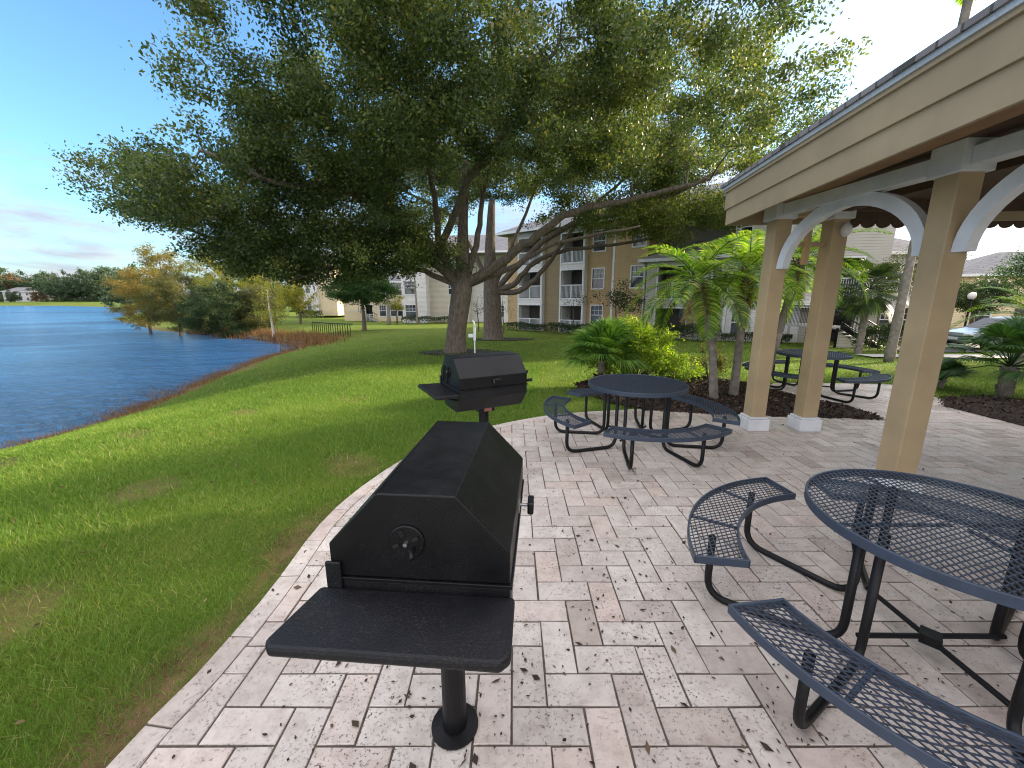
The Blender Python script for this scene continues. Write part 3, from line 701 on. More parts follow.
class Bld:
    def __init__(s, name, label, cat, o, ang, zb, group=None):
        s.e = empty(name, (o[0], o[1], zb), ang, label, cat, group); s.o = Vector((o[0], o[1], 0)); s.a = ang; s.zb = zb; s.nw = 0
    def px(s, x, off=0.0, y=315):           # photo column -> distance along the facade
        d = ray(x, y); c_, s_2 = cos(s.a), sin(s.a)
        # o + u*(c,s) + off*(s,-c) = t*(dx,dy)
        ox, oy = s.o.x + off*s_2, s.o.y - off*c_
        det = c_*(-d.y) + s_2*d.x
        return ((-ox)*(-d.y) - (-oy)*(-d.x)*1.0)/det if False else (d.x*oy - d.y*ox)/(c_*d.y - s_2*d.x)
    def wall(s, x0, x1, z0, z1, off, m, ops=(), depth=6, th=.2, part='wall'):
        """front wall at y=-off with openings [(x0,x1,z0,z1)], solid return walls behind"""
        M = MB(); xs = sorted({x0, x1, *[v for o in ops for v in o[:2]]}); zs = sorted({z0, z1, *[v for o in ops for v in o[2:4]]})
        for i in range(len(xs)-1):
            j = 0
            while j < len(zs)-1:
                cx_, cz_ = (xs[i]+xs[i+1])/2, (zs[j]+zs[j+1])/2
                if any(o[0] < cx_ < o[1] and o[2] < cz_ < o[3] for o in ops): j += 1; continue
                k = j
                while k+1 < len(zs)-1 and not any(o[0] < cx_ < o[1] and o[2] < (zs[k+1]+zs[k+2])/2 < o[3] for o in ops): k += 1
                M.box(xs[i], xs[i+1], -off, -off+th, zs[j], zs[k+1]); j = k+1
        M.box(x0, x0+th, -off+th, depth, z0, z1); M.box(x1-th, x1, -off+th, depth, z0, z1); M.box(x0+th, x1-th, depth-th, depth, z0, z1)
        return M.build(part, m, s.e)
    def window(s, x0, x1, z0, z1, off, blinds=True, mid=True):
        f = MB(); y = -off; t = .09
        f.box(x0-t, x0, y-.04, y+.06, z0-t, z1+t); f.box(x1, x1+t, y-.04, y+.06, z0-t, z1+t); f.box(x0, x1, y-.04, y+.06, z1, z1+t); f.box(x0, x1, y-.05, y+.06, z0-t, z0)
        f.box(x0, x1, y+.0, y+.05, (z0+z1)/2-.03, (z0+z1)/2+.03)
        if mid:
            for k in (1, 2): f.box(x0+(x1-x0)*k/3-.012, x0+(x1-x0)*k/3+.012, y+.01, y+.05, (z0+z1)/2+.03, z1)
            zz = (z0+z1)*.25+z1*.5; f.box(x0, x1, y+.012, y+.048, zz-.012, zz+.012)
        o = f.build('window', whitep, s.e)
        MB().box(x0, x1, y+.06, y+.08, z0, z1).build('pane', glass, o)
        if blinds and rng.random() < .4: MB().box(x0+.01, x1-.01, y+.085, y+.1, (z0+z1)/2, z1).build('blind', blind, o)
        return o
    def porch(s, x0, x1, z0, z1, off, rail=True, scr=True, depth=1.6, fc=None):
        o = MB().box(x0, x1, -off+.02, -off+depth, z0-.15, z0-.01).build('balcony', whitep, s.e)
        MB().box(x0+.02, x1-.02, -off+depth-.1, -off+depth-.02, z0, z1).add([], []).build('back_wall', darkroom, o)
        f = MB(); w_ = .07
        f.box(x0-w_, x0+.01, -off-.03, -off+.03, z0-.1, z1+w_); f.box(x1-.01, x1+w_, -off-.03, -off+.03, z0-.1, z1+w_); f.box(x0+.01, x1-.01, -off-.03, -off+.03, z1-.02, z1+w_); f.box(x0+.01, x1-.01, -off-.035, -off+.03, z0-.12, z0)
        f.build('balcony_trim', whitep, o)
        if rail:
            r = MB(); r.box(x0+.01, x1-.01, -off-.02, -off+.03, z0+.98, z0+1.05); r.box((x0+x1)/2-.04, (x0+x1)/2+.04, -off-.02, -off+.03, z0, z0+.98)
            k = x0+.1
            while k < x1-.05: r.box(k-.012, k+.012, -off-.01, -off+.012, z0+.05, z0+.98); k += .12
            r.build('railing', whitep, o)
        if scr: MB().box(x0+.01, x1-.01, -off+.035, -off+.04, z0, z0+.98).build('screen', screen, o)
        MB().box((x0+x1)/2+.1, x1-.2, -off+depth-.13, -off+depth-.101, z0, z0+2.0).build('sliding_door', glass, o)
        return o
    def hip(s, x0, x1, y0, y1, z, rise, ov=.45, inset=None, part='roof'):
        a, b_, c_, d_ = (x0-ov, y0-ov), (x1+ov, y0-ov), (x1+ov, y1+ov), (x0-ov, y1+ov); yc = (y0+y1)/2; ins = (y1-y0)/2+ov if inset is None else inset
        ins = min(ins, (x1-x0)/2+ov-.02)
        vs = [(*p, z) for p in (a, b_, c_, d_)] + [(x0-ov+ins, yc, z+rise), (x1+ov-ins, yc, z+rise)] + [(*p, z-.18) for p in (a, b_, c_, d_)]
        o = MB().add(vs, [(0, 1, 5, 4), (1, 2, 5), (2, 3, 4, 5), (3, 0, 4)]).add([(p[0], p[1], p[2]-.002) for p in vs[:4]] + vs[6:], [(0, 4, 5, 1), (1, 5, 6, 2), (2, 6, 7, 3), (3, 7, 4, 0), (7, 6, 5, 4)]).build(part, roofm, s.e)
        f = MB(); 
        f.box(x0-ov-.03, x1+ov+.03, y0-ov-.06, y0-ov-.005, z-.2, z+.0); f.box(x0-ov-.06, x0-ov-.005, y0-ov-.0, y1+ov, z-.2, z); f.box(x1+ov+.005, x1+ov+.06, y0-ov, y1+ov, z-.2, z)
        f.build('gutter', whitep, o)
        return o
    def cornerboard(s, x, z0, z1, off, w_=.16): return MB().box(x-w_/2, x+w_/2, -off-.03, -off+.05, z0, z1).build('corner_board', whitep, s.e)

# --- mid building, three storeys, set obliquely
ang = math.atan2(-12.7, 14.5)
B = Bld('apartment_building', 'three-storey tan apartment building with stacked screened balconies behind the oak trunks', 'building', (0, 38), ang, -1.15)
p = B.px; F = (0, 2.8, 5.6)
B.wall(p(508), p(521), 0, 8.6, 0, S_tan, depth=9)
x0, x1 = p(521), p(545)
ops = [(x0+.15, x1-.15, f+.15, f+2.35) for f in F]
B.wall(x0, x1, 0, 8.6, .5, S_white, ops, depth=9)
for o in ops: B.porch(*o, .5)
B.wall(p(545), p(562), 0, 8.6, .1, S_olive, depth=9)
x0, x1 = p(562), p(586); ops = [(x0+.15, x1-.15, f+.15, f+2.35) for f in F]
B.wall(x0, x1, 0, 8.6, .5, S_white, ops, depth=9)
for o in ops: B.porch(*o, .5)
x0, x1 = p(586), p(611); wins = [(p(591), p(602), f+.9, f+2.35) for f in F]
B.wall(x0, x1, 0, 8.6, .0, S_tan, wins, depth=9)
for o in wins: B.window(*o, 0)
x0, x1 = p(611, .7), p(644, .7); wins = [(p(629, .7), p(641, .7), f+.9, f+2.35) for f in F[1:]]
B.wall(x0, x1, 0, 8.6, .7, S_tan, wins, depth=9)
for o in wins: B.window(*o, .7)
B.cornerboard(x0, 0, 8.6, .7)
MB().tube([(x1-.1, -.78, .1), (x1-.1, -.78, 5.0)], .05, 8).build('downspout', whitep, B.e)
x0, x1 = p(644, 1.2), p(724, 1.2); a0, a1 = p(655, 1.2), p(686, 1.2)
ops = [(a0, a1, .75, 2.3), (a0, a1, 2.95, 5.0)]; win = [(p(709, 1.2), p(717, 1.2), .75, 2.2), (p(709, 1.2), p(717, 1.2), 3.6, 5.0)]
B.wall(x0, x1, 0, 5.5, 1.2, S_grey, ops+win, depth=9)
for o in ops: B.porch(*o, 1.2, rail=o[2] > 1, scr=False)
for o in win: B.window(*o, 1.2)
B.hip(x0, x1, -1.2, 3.5, 5.5, 1.2)
B.wall(x0+.1, x1-.1, 5.5, 8.6, -2.5, S_grey, depth=9)
B.cornerboard(x1, 0, 5.5, 1.2)
x2 = p(800, .6); win = [(p(732, .6), p(742, .6), f+.75, f+2.2) for f in F] + [(p(770, .6), p(779, .6), f+.75, f+2.2) for f in F]
B.wall(x1, x2, 0, 8.6, .6, S_white, win, depth=9)
for o in win: B.window(*o, .6)
B.hip(p(508), x2, -.7, 9, 8.6, 2.3)

# --- stair block and white wings at the right
B = Bld('apartment_building', 'white apartment wing with hipped roof between the palm trunks and the large post', 'building', (20.6, 25.5), R(-12), -1.1)
x0, x1 = 0, 4.7; wins = [(2.0, 2.7, .9, 2.3), (3.4, 4.1, .9, 2.3), (2.0, 2.7, 3.6, 4.9), (3.4, 4.1, 3.6, 4.9), (.7, 1.2, 3.6, 4.9)]
B.wall(x0, x1, 0, 5.6, 0, S_white, wins, depth=6)
for o in wins: B.window(*o, 0)
B.hip(x0, x1, 0, 6, 5.6, 1.5)
B.cornerboard(0.08, 0, 5.6, 0); B.cornerboard(4.62, 0, 5.6, 0)
MB().box(-.6, 5.3, -.6, 0.6, -.3, 0).build('foundation_strip', concrete, B.e)
# breezeway block carrying the stairs
B = Bld('apartment_building', 'grey-cream block with open breezeway behind the black metal staircase', 'building', (15.9, 23.2), R(-12), -1.05)
ops = [(1.1, 3.2, .1, 2.3), (1.1, 3.2, 2.9, 5.0)]
B.wall(0, 4.4, 0, 8.4, 0, S_grey, ops, depth=7)
for o in ops: B.porch(*o, 0, rail=o[2] > 1, scr=False)
B.wall(.05, 4.35, 2.32, 2.88, .9, S_white, depth=-.01)
B.hip(0, 4.4, 0, 7, 8.4, 1.6)
# staircase
ST = empty('staircase', (14.3, 19.6, -.98), R(-8), 'black metal switchback staircase with barred railings beside a palm trunk', 'staircase')
def flight(xa, za, xb, zb_, y0, y1, n):
    m = MB(); 
    for k in range(n):
        t = (k+.5)/n; x = xa+(xb-xa)*t; z = za+(zb_-za)*(k+1)/n; m.box(min(x, x)-.14, x+.14, y0, y1, z-.05, z)
    fo = m.build('tread', concrete, ST)
    for y in (y0-.03, y1+.03):
        m = MB(); m.prism([(xa, za-.12), (xb, zb_-.12), (xb, zb_+.12), (xa, za+.12)], lambda u, v, w_: (u, w_, v), y-.02, y+.02); m.build('stringer', black, ST)
        m = MB(); m.tube([(xa, y, za+.95), (xb, y, zb_+.95)], .03, 6); m.tube([(xa, y, za+.2), (xb, y, zb_+.2)], .018, 6)
        kk = int(abs(xb-xa)/.13)
        for k in range(kk+1):
            t = k/kk; m.tube([(xa+(xb-xa)*t, y, za+(zb_-za)*t+.1), (xa+(xb-xa)*t, y, za+(zb_-za)*t+.95)], .012, 4, cap=False)
        m.build('railing', black, ST)
flight(3.9, .05, 1.5, 1.45, 0, 1.2, 8); flight(1.5, 1.45, 3.9, 2.85, 1.35, 2.5, 8)
MB().box(.1, 1.5, -.02, 2.55, 1.36, 1.45).build('landing', concrete, ST)
m = MB()
for x, y in ((.15, 0), (.15, 2.5), (1.4, 0), (1.4, 2.5)): m.box(x-.04, x+.04, y-.04, y+.04, -.1, 1.36)
m.build('landing_frame', black, ST)
m = MB(); m.tube([(.12, 0, 2.4), (.12, 2.5, 2.4)], .03, 6); m.tube([(.12, 0, 2.4), (1.5, 0, 2.4)], .03, 6)
for k in range(12): m.tube([(.12+k*.12, 0, 1.45), (.12+k*.12, 0, 2.4)], .012, 4, cap=False)
for k in range(20): m.tube([(.12, k*.13, 1.45), (.12, k*.13, 2.4)], .012, 4, cap=False)
m.build('landing_railing', black, ST)
MB().prism([(1.5, -.1), (3.6, -.1), (1.5, 1.2)], lambda u, v, w_: (u, w_, v), .1, .14).build('skirt_wall', S_cream, ST)

# --- far right house
B = Bld('apartment_building', 'low tan building with a broad hipped roof behind the street lamp', 'building', (36.5, 34), R(-22), -1.2)
wins = [(1.6, 2.6, .9, 2.3), (6.5, 7.6, .9, 2.3), (1.6, 2.6, 3.2, 4.4), (10, 11, .9, 2.3)]; dr = [(4.0, 5.0, .05, 2.2)]
B.wall(0, 15, 0, 4.9, 0, S_yel, wins, depth=9)
for o in wins: B.window(*o, 0)
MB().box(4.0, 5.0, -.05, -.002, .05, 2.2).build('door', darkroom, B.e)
B.hip(0, 15, 0, 9, 4.9, 2.0)
# --- added block out of view on the right, placed and raised to shade the patio
B = Bld('apartment_building', 'added unseen tan apartment block shading the patio from the right', 'building', (27, 18.3), R(-90), -1.1)
wins = [(x, x+1.1, f+.9, f+2.3) for f in F for x in (2, 6, 10, 14, 18, 22, 26)]
B.wall(0, 30.3, 0, 10.6, 0, S_tan, wins, depth=9)
for o in wins: B.window(*o, 0)
B.hip(0, 30.3, 0, 9, 10.6, 2.6)
# --- far buildings to the left of the oak
B = Bld('apartment_building', 'white two-storey wing with paired windows just left of the oak trunk', 'building', (at_y(402, 300, 50).x, 50), R(-6), -1.45)
p = B.px; w0, w1 = p(405), p(414)
wins = [(p(406), p(416), f+.9, f+2.4) for f in F]
B.wall(0, p(427), 0, 8.6, 0, S_white, wins, depth=8)
for o in wins: B.window(*o, 0)
xa = p(427); xb = p(470, -2); wins = [(xa+2.4, xa+3.2, f+.9, f+2.3) for f in F]
B.wall(xa, xb, 0, 8.6, -1.5, S_cream, wins, depth=8)
for o in wins: B.window(*o, -1.5)
xa = p(480, -2)
wins = [(p(497, -3), p(504, -3), f+.9, f+2.3) for f in F] + [(p(485, -3), p(490, -3), f+.9, f+2.3) for f in F]
B.wall(xb, p(530, -3), 0, 8.6, -3, S_white, wins, depth=8)
for o in wins: B.window(*o, -3)
B.hip(0, p(530, -3), 0, 8, 8.6, 2.4)
B = Bld('apartment_building', 'cream two-storey block with grey roof and outdoor stair behind the small trees', 'building', (at_y(343, 300, 56).x, 56), R(-4), -1.5)
p = B.px; wins = [(p(x), p(x)+.9, f+.9, f+2.3) for x in (380, 391, 398) for f in F[:2]]; ops = [(p(366), p(373), .1, 2.4), (p(366), p(373), 2.95, 5.0)]
B.wall(0, p(406), 0, 5.5, 0, S_yel, wins+ops, depth=8)
for o in wins: B.window(*o, 0)
for o in ops: B.porch(*o, 0, scr=False)
B.hip(0, p(406), 0, 8, 5.5, 2.2)
m = MB()
for k in range(9): m.box(p(366)+k*.28, p(366)+k*.28+.3, -2.2, -1.1, 1.45-k*.165, 1.55-k*.165)
m.box(p(366)-1.2, p(366), -2.2, -1.1, 1.5, 1.62); m.build('stair', concrete, B.e)
m = MB(); m.tube([(p(366)-1.2, -2.2, 2.5), (p(366), -2.2, 2.5), (p(366)+2.5, -2.2, 1.1)], .04, 5)
for k in range(10): m.tube([(p(366)+k*.27, -2.2, 1.5-k*.155), (p(366)+k*.27, -2.2, 2.5-k*.155)], .025, 4)
m.build('stair_railing', black, B.e)
B = Bld('apartment_building', 'tan and white building on the rise above the reedy bank', 'building', (at_y(297, 300, 66).x, 66), R(-8), -.95)
p = B.px; wins = [(p(310), p(314), f+.7, f+2.3) for f in F] 
B.wall(0, p(307), 0, 8.4, 0, S_tan, depth=8)
B.wall(p(307), p(321), 0, 8.4, .4, S_white, wins, depth=8)
for o in wins: B.window(*o, .4)
B.wall(p(321), p(338), 0, 8.4, 0, S_yel, depth=8); B.hip(0, p(338), 0, 8, 8.4, 2.2)
# --- house across the lake
hx = at_y(22, 300, 205).x
B = Bld('house', 'white lakeside house under brown trees across the water', 'house', (hx-9, 205), R(6), H(hx, 205)-.1)
wins = [(x, x+1.4, z, z+1.7) for x in (1.5, 5, 9, 13) for z in (1, 4)]
B.wall(0, 17, 0, 6.4, 0, S_white, wins, depth=9)
for o in wins: B.window(*o, 0, mid=False, blinds=False)
B.hip(0, 17, 0, 9, 6.4, 2.6, .7)
B.wall(17, 22, 0, 3.6, 2, S_cream, depth=7); B.hip(17, 22, -2, 7, 3.6, 1.6, .4); B.e.scale = (.8, .8, .8)

# ------------------------------------------------------------------ car park, walk, kerb
def sheet(name, poly, dz, m, st=1.2, kind='structure'):
    A = np.array(poly, float); ang_ = 0; out_v, out_f = [], []
    x0, y0 = A.min(0); x1, y1 = A.max(0)
    M = MB()
    xs = np.arange(x0, x1+st, st); ys = np.arange(y0, y1+st, st)
    for i in range(len(xs)-1):
        for j in range(len(ys)-1):
            r = [(xs[i], ys[j]), (xs[i+1], ys[j]), (xs[i+1], ys[j+1]), (xs[i], ys[j+1])]
            q = clip_convex([tuple(v) for v in poly], r)
            if len(q) > 2: M.add([(v[0], v[1], H(*v)+dz) for v in q], [tuple(range(len(q)))])
    return struct(M.build(name, m), kind)
asph = pmat('asphalt', (.055, .055, .058), .85, .2, 2, 120, .4)
sheet('car_park_road', [(16.5, 16.9), (60, 14), (60, 25), (27, 25.5), (19, 20)], .03, asph)
sheet('concrete_walk', [(13.3, 14.6), (60, 13.0), (60, 14.0), (13.6, 15.8)], .06, concrete)
# parked car, facing left
def car(label, loc, rz, paint):
    t = empty('parked_car', loc, rz, label, 'car')
    prof = [(0, .35), (.02, .62), (.12, .74), (1.15, .93), (1.85, 1.36), (2.3, 1.45), (3.1, 1.44), (3.9, 1.08), (4.45, 1.02), (4.58, .82), (4.6, .38), (4.2, .28), (.4, .28)]
    vs, fs = [], []; ny_ = 9
    for k in range(ny_):
        y = -1+2*k/(ny_-1); e_ = 1-.10*abs(y)**4
        for x, z in prof:
            w_ = .90 if z < .95 else .90-.30*(z-.95)/.5
            zz = z*(1 if abs(y) < .8 else 1-.03*(abs(y)-.8)/.2)
            vs.append((2.3+(x-2.3)*e_, y*w_, zz))
    n = len(prof)
    for k in range(ny_-1):
        for i in range(n): fs.append((k*n+i, k*n+(i+1) % n, (k+1)*n+(i+1) % n, (k+1)*n+i))
    fs += [tuple(range(n)), tuple(range((ny_-1)*n, ny_*n))[::-1]]
    m = MB(); m.add(vs, fs); m.build('body', paint, t, smooth=False, bevel=.03)
    for s in (-1, 1):
        f = lambda z: .905-.30*(max(z, .95)-.95)/.5
        for w4 in ([(1.5, .98), (2.0, 1.34), (2.75, 1.37), (2.75, 1.0)], [(2.85, 1.0), (2.85, 1.37), (3.15, 1.36), (3.7, 1.06)]):
            m = MB(); v = [(x, s*(f(z)+.006), z) for x, z in w4] + [(x, s*(f(z)-.02), z) for x, z in w4]
            m.add(v, [(0, 1, 2, 3), (7, 6, 5, 4), (0, 4, 5, 1), (1, 5, 6, 2), (2, 6, 7, 3), (3, 7, 4, 0)]); m.build('side_window', glass, t)
        for x in (.85, 3.75):
            m = MB().lathe([(.22, -.11), (.315, -.10), (.33, -.05), (.33, .05), (.315, .10), (.22, .11)], 24); m.v = [(a_, c_, b2) for a_, b2, c_ in m.v]
            wo_ = m.build('wheel', pmat('tyre', (.02, .02, .02), .8, .2, 9, 60, .2), t, loc=(x, s*.80, .33), smooth=False)
            m = MB().lathe([(.21, -.115), (.21, .115)], 16); m.v = [(a_, c_, b2) for a_, b2, c_ in m.v]; m.build('rim', steel, wo_)
        MB().box(-.0, .16, s*.62-.16, s*.62+.16, .62, .73).build('headlight', bulb, t, bevel=.02)
    m = MB(); m.add([(1.13, -.72, .95), (1.13, .72, .95), (1.84, .62, 1.375), (1.84, -.62, 1.375), (1.1, -.72, .93), (1.1, .72, .93), (1.82, .62, 1.35), (1.82, -.62, 1.35)], [(0,3,2,1),(4,5,6,7),(0,1,5,4),(1,2,6,5),(2,3,7,6),(3,0,4,7)]); m.build('windscreen', glass, t)
    MB().box(-.02, .03, -.25, .25, .42, .54).build('number_plate', whitep, t)
    return t
silver = pmat('silver_car_paint', (.30, .34, .40), .25, .05, 2, 10, 0, .5, .7)
car('silver blue saloon car parked behind the fan palms', (20.4, 18.6, H(21, 18.6)+.03), R(-4), silver)

# street lamp
q = at_y(972, 296, 22); q = Vector((q.x, 22, H(q.x, 22)))
SL = empty('street_lamp', q, 0, 'black street lamp with a round white globe before the tan roof', 'street lamp')
hh = 1.85 - q.z
MB().lathe([(.14, 0), (.12, .25), (.05, .4), (.045, hh-.2), (.09, hh-.16), (.09, hh-.12)], 16).build('pole', black, SL, smooth=False)
MB().lathe([(.06, 0), (.13, .06), (.175, .16), (.175, .22), (.13, .33), (.05, .38), (.01, .39)], 20, (0, 0, hh-.13)).build('globe', bulb, SL, smooth=True)
# ------------------------------------------------------------------ trees
bark, nt, b, out = new_mat('oak_bark'); tc = N(nt, 'ShaderNodeTexCoord'); mp = N(nt, 'ShaderNodeMapping'); L(nt, tc.outputs['Object'], mp.inputs[0]); mp.inputs['Scale'].default_value = (1, 1, .3)
bn_ = noise(nt, 14, 7, .7, mp.outputs[0]); L(nt, ramp(nt, bn_.outputs[0], [(.3, (.055, .042, .032)), (.55, (.15, .12, .095)), (.75, (.25, .21, .17))]), b.inputs['Base Color']); b.inputs['Roughness'].default_value = .95; bump(nt, b, bn_.outputs[0], 1, .06)
pbark = pmat('palm_bark', (.27, .24, .20), .9, .35, 8, 30, .8, .02, c2=(.13, .11, .09))
oakleaf = leafmat('live_oak_leaf', [(0, (.026, .046, .018)), (.35, (.06, .09, .03)), (.7, (.12, .155, .05)), (.92, (.20, .22, .07)), (1, (.32, .27, .10))], .4, .38)
oakleaf2 = leafmat('sunlit_oak_leaf', [(0, (.028, .05, .015)), (.4, (.07, .10, .024)), (.7, (.14, .16, .035)), (.92, (.24, .22, .05)), (1, (.34, .24, .06))], .45)
greenleaf = leafmat('green_leaf', [(0, (.018, .05, .014)), (.5, (.035, .09, .022)), (1, (.08, .15, .035))], .3)
darkleaf = leafmat('dark_leaf', [(0, (.016, .034, .012)), (.6, (.034, .062, .02)), (1, (.07, .10, .03))], .25)
rustleaf = leafmat('rust_leaf', [(0, (.07, .08, .02)), (.4, (.14, .125, .03)), (.75, (.24, .165, .04)), (1, (.38, .23, .05))], .35)
yellowleaf = leafmat('yellow_leaf', [(0, (.10, .12, .02)), (.5, (.25, .24, .035)), (1, (.42, .34, .05))], .4)
olive = leafmat('olive_leaf', [(0, (.04, .05, .016)), (.5, (.085, .095, .026)), (1, (.17, .14, .045))], .3)
limeleaf = leafmat('lime_shrub_leaf', [(0, (.09, .17, .018)), (.4, (.19, .31, .03)), (.8, (.34, .43, .045)), (1, (.50, .50, .08))], .45)
hazeleaf = leafmat('far_leaf', [(0, (.035, .065, .035)), (.6, (.06, .10, .05)), (1, (.10, .13, .06))], .2)
hazerust = leafmat('far_rust_leaf', [(0, (.10, .08, .045)), (1, (.19, .12, .06))], .2)

def tree(name, label, cat, base, trunk, lobes, ncl, nleaf, lsize, lm_, clr=.8, limbs=(), group=None, bm=bark, br=.05, flat=.75, tiltsun=None):
    t = empty(name, base, 0, label, cat, group); bx_ = Vector(base); M = MB()
    tr = [Vector(p)-bx_ for p, r in trunk]; rr = [r for p, r in trunk]
    tt = catmull(tr, 4); ri = np.interp(np.linspace(0, len(rr)-1, len(tt)), range(len(rr)), rr)
    M.tube(tt, list(ri), 12 if rr[0] > .2 else 7)
    nodes = [(p, ri[k]) for k, p in enumerate(tt) if k > len(tt)*.45]
    for pts, r0, r1 in limbs:
        q = catmull([Vector(p)-bx_ for p in pts], 5); q = [v + Vector([random.gauss(0, r0*.18) for _ in range(3)])*(1 if 0 < i < len(q)-1 else 0) for i, v in enumerate(q)]
        rs = [r0+(r1-r0)*k/(len(q)-1) for k in range(len(q))]; M.tube(q, rs, 9); nodes += [(v, rs[k]) for k, v in enumerate(q) if k > 2]
    lob = [(Vector(c)-bx_, r) for c, r in lobes]; wts = np.array([(r[0]*r[1]*r[2])**.667 for c, r in lob]); wts /= wts.sum()
    CC = []; NP = np.array([tuple(n[0]) for n in nodes])
    for _ in range(ncl):
        c, r = lob[rng.choice(len(lob), p=wts)]; d = unit(rng.normal(size=3)); q = rng.uniform(.35, 1)**.6
        P = Vector((c.x+d[0]*r[0]*q, c.y+d[1]*r[1]*q, c.z+d[2]*r[2]*q)); CC.append(P)
    # connect outwards: nearest first
    CC.sort(key=lambda v: float(np.min(np.sum((NP-np.array(v))**2, 1))))
    for P in CC:
        D = np.sum((NP-np.array(P))**2, 1); k = int(np.argmin(D)); a, ra_ = nodes[k]; dist = math.sqrt(D[k])
        mid = a.lerp(P, .5)+Vector((random.gauss(0, .12), random.gauss(0, .12), .10))*dist
        r0 = min(ra_*.7, br*(.5+dist*.25)); M.tube([a, a.lerp(mid, .5)+Vector((0, 0, .03*dist)), mid, P], [r0, r0*.8, r0*.6, r0*.25], 5, cap=False)
        nodes.append((P, r0*.4)); nodes.append((mid, r0*.6)); NP = np.vstack([NP, np.array(P), np.array(mid)])
    M.build('trunk', bm, t, smooth=True)
    K = np.array([tuple(v) for v in CC]); K = np.repeat(K, nleaf, 0); g = rng.normal(size=K.shape)*.5; g[:, 2] *= flat
    # sub-clumps along random twigs give ragged outlines
    ax0 = np.array([tuple(v) for v in CC]); ax0[:, 2] *= .4; ax0 = unit(ax0)*np.array([1, 1, .5])
    tw = unit(rng.normal(size=(ncl, 6, 3)) + 1.1*ax0[:, None, :]); tw = np.repeat(tw.reshape(-1, 3), -(-nleaf//6), 0).reshape(ncl, -1, 3)[:, :nleaf].reshape(-1, 3)
    C = K + (g*.42 + tw*rng.random((len(K), 1))*.95)*clr*np.array([1, 1, flat])
    keep = C[:, 2]+base[2] > H(base[0], base[1])-.0
    C = C[keep]; tone = np.repeat(rng.normal(0, .13, ncl), nleaf)[keep]
    quads_np('crown', leaves_at(C, lsize, .5, .4), lm_, t, rnd=.45+tone+rng.normal(0, .22, len(C)))
    return t
def G3(px, py, y, dz=0):
    q = at_y(px, py, y); return (q.x, y, H(q.x, y)+dz)
A = lambda x, y, d: tuple(at_y(x, y, d))
# ---- the big oak
b1 = (at_y(455, 350, 17).x, 17, H(-2.4, 17)-.12)
fork = Vector(A(462, 288, 17))
tree('oak_tree', 'huge spreading live oak with thick grey trunk, limbs reaching over the lawn towards the lake', 'tree', b1,
     [(b1, .62), ((b1[0]+.04, 17, b1[2]+.35), .46), ((b1[0]+.1, 17, b1[2]+1.1), .40), (tuple(fork), .43), (A(463, 268, 17), .30), (A(463, 225, 17), .2), (A(466, 160, 17), .12)],
     [((-11.2, 13.6, 5.1), (2.0, 2.2, 1.0)), ((-9.0, 13.2, 5.3), (1.9, 2.4, .9)), ((-8.0, 13.4, 4.7), (2.8, 3.6, 1.4)), ((-4.5, 12.5, 6.9), (3.8, 4, 2.2)), ((0, 12.5, 7.4), (4.5, 4, 2.0)), ((4.6, 13.5, 7.3), (4, 4, 2.0)),
      ((-1.5, 17, 8.4), (7.0, 6, 2.6)), ((-2, 9.3, 8.4), (5.5, 3, 1.7)), ((-7.4, 15.5, 3.5), (3.2, 3, 1.25)), ((-4.6, 15.6, 3.5), (2.3, 2, 1.0)), ((-9.0, 15, 3.9), (1.8, 2.5, 1.5)), ((-5.6, 14.6, 4.7), (3, 2.5, 1.2)), ((-6.2, 15.2, 3.3), (3.6, 2.5, .9)), ((-8.4, 15.5, 3.2), (2.2, 2.0, 1.0)), ((-3.2, 15.8, 3.6), (1.8, 1.5, .8)), ((-6.0, 13.5, 6.2), (3.0, 3, 1.4))],
     950, 440, .098, oakleaf, .82,
     limbs=[([fork, A(432, 262, 16.5), A(395, 241, 16), A(350, 231, 15.5), A(300, 236, 15), A(240, 245, 14.5), A(150, 215, 14)], .19, .035),
            ([fork, A(425, 272, 16.6), A(380, 262, 16), A(330, 268, 15.5), A(290, 282, 15)], .13, .03),
            ([A(455, 275, 17), A(440, 248, 16.4), A(436, 205, 15.5), A(425, 150, 14.5), A(400, 90, 13)], .16, .05),
            ([A(468, 275, 17), A(478, 235, 17), A(486, 180, 17), A(500, 110, 16.5)], .15, .05),
            ([fork, A(500, 262, 16.6), A(530, 240, 16), A(565, 216, 15.4), A(610, 203, 15), A(665, 192, 14.5), A(710, 180, 14)], .21, .05),
            ([fork, A(510, 268, 17.4), A(550, 246, 17.6), A(590, 236, 17.6), A(640, 226, 17.6)], .13, .04),
            ([A(448, 262, 16.6), A(400, 215, 14.8), A(340, 190, 13), A(270, 180, 12), A(200, 150, 12)], .17, .04),
            ([A(440, 250, 16.4), A(470, 180, 14), A(520, 110, 12), A(560, 40, 11)], .15, .04)], br=.06)
b2 = (at_y(493, 337, 26).x, 26, H(-1, 26)-.1); f2 = Vector(A(492, 292, 26))
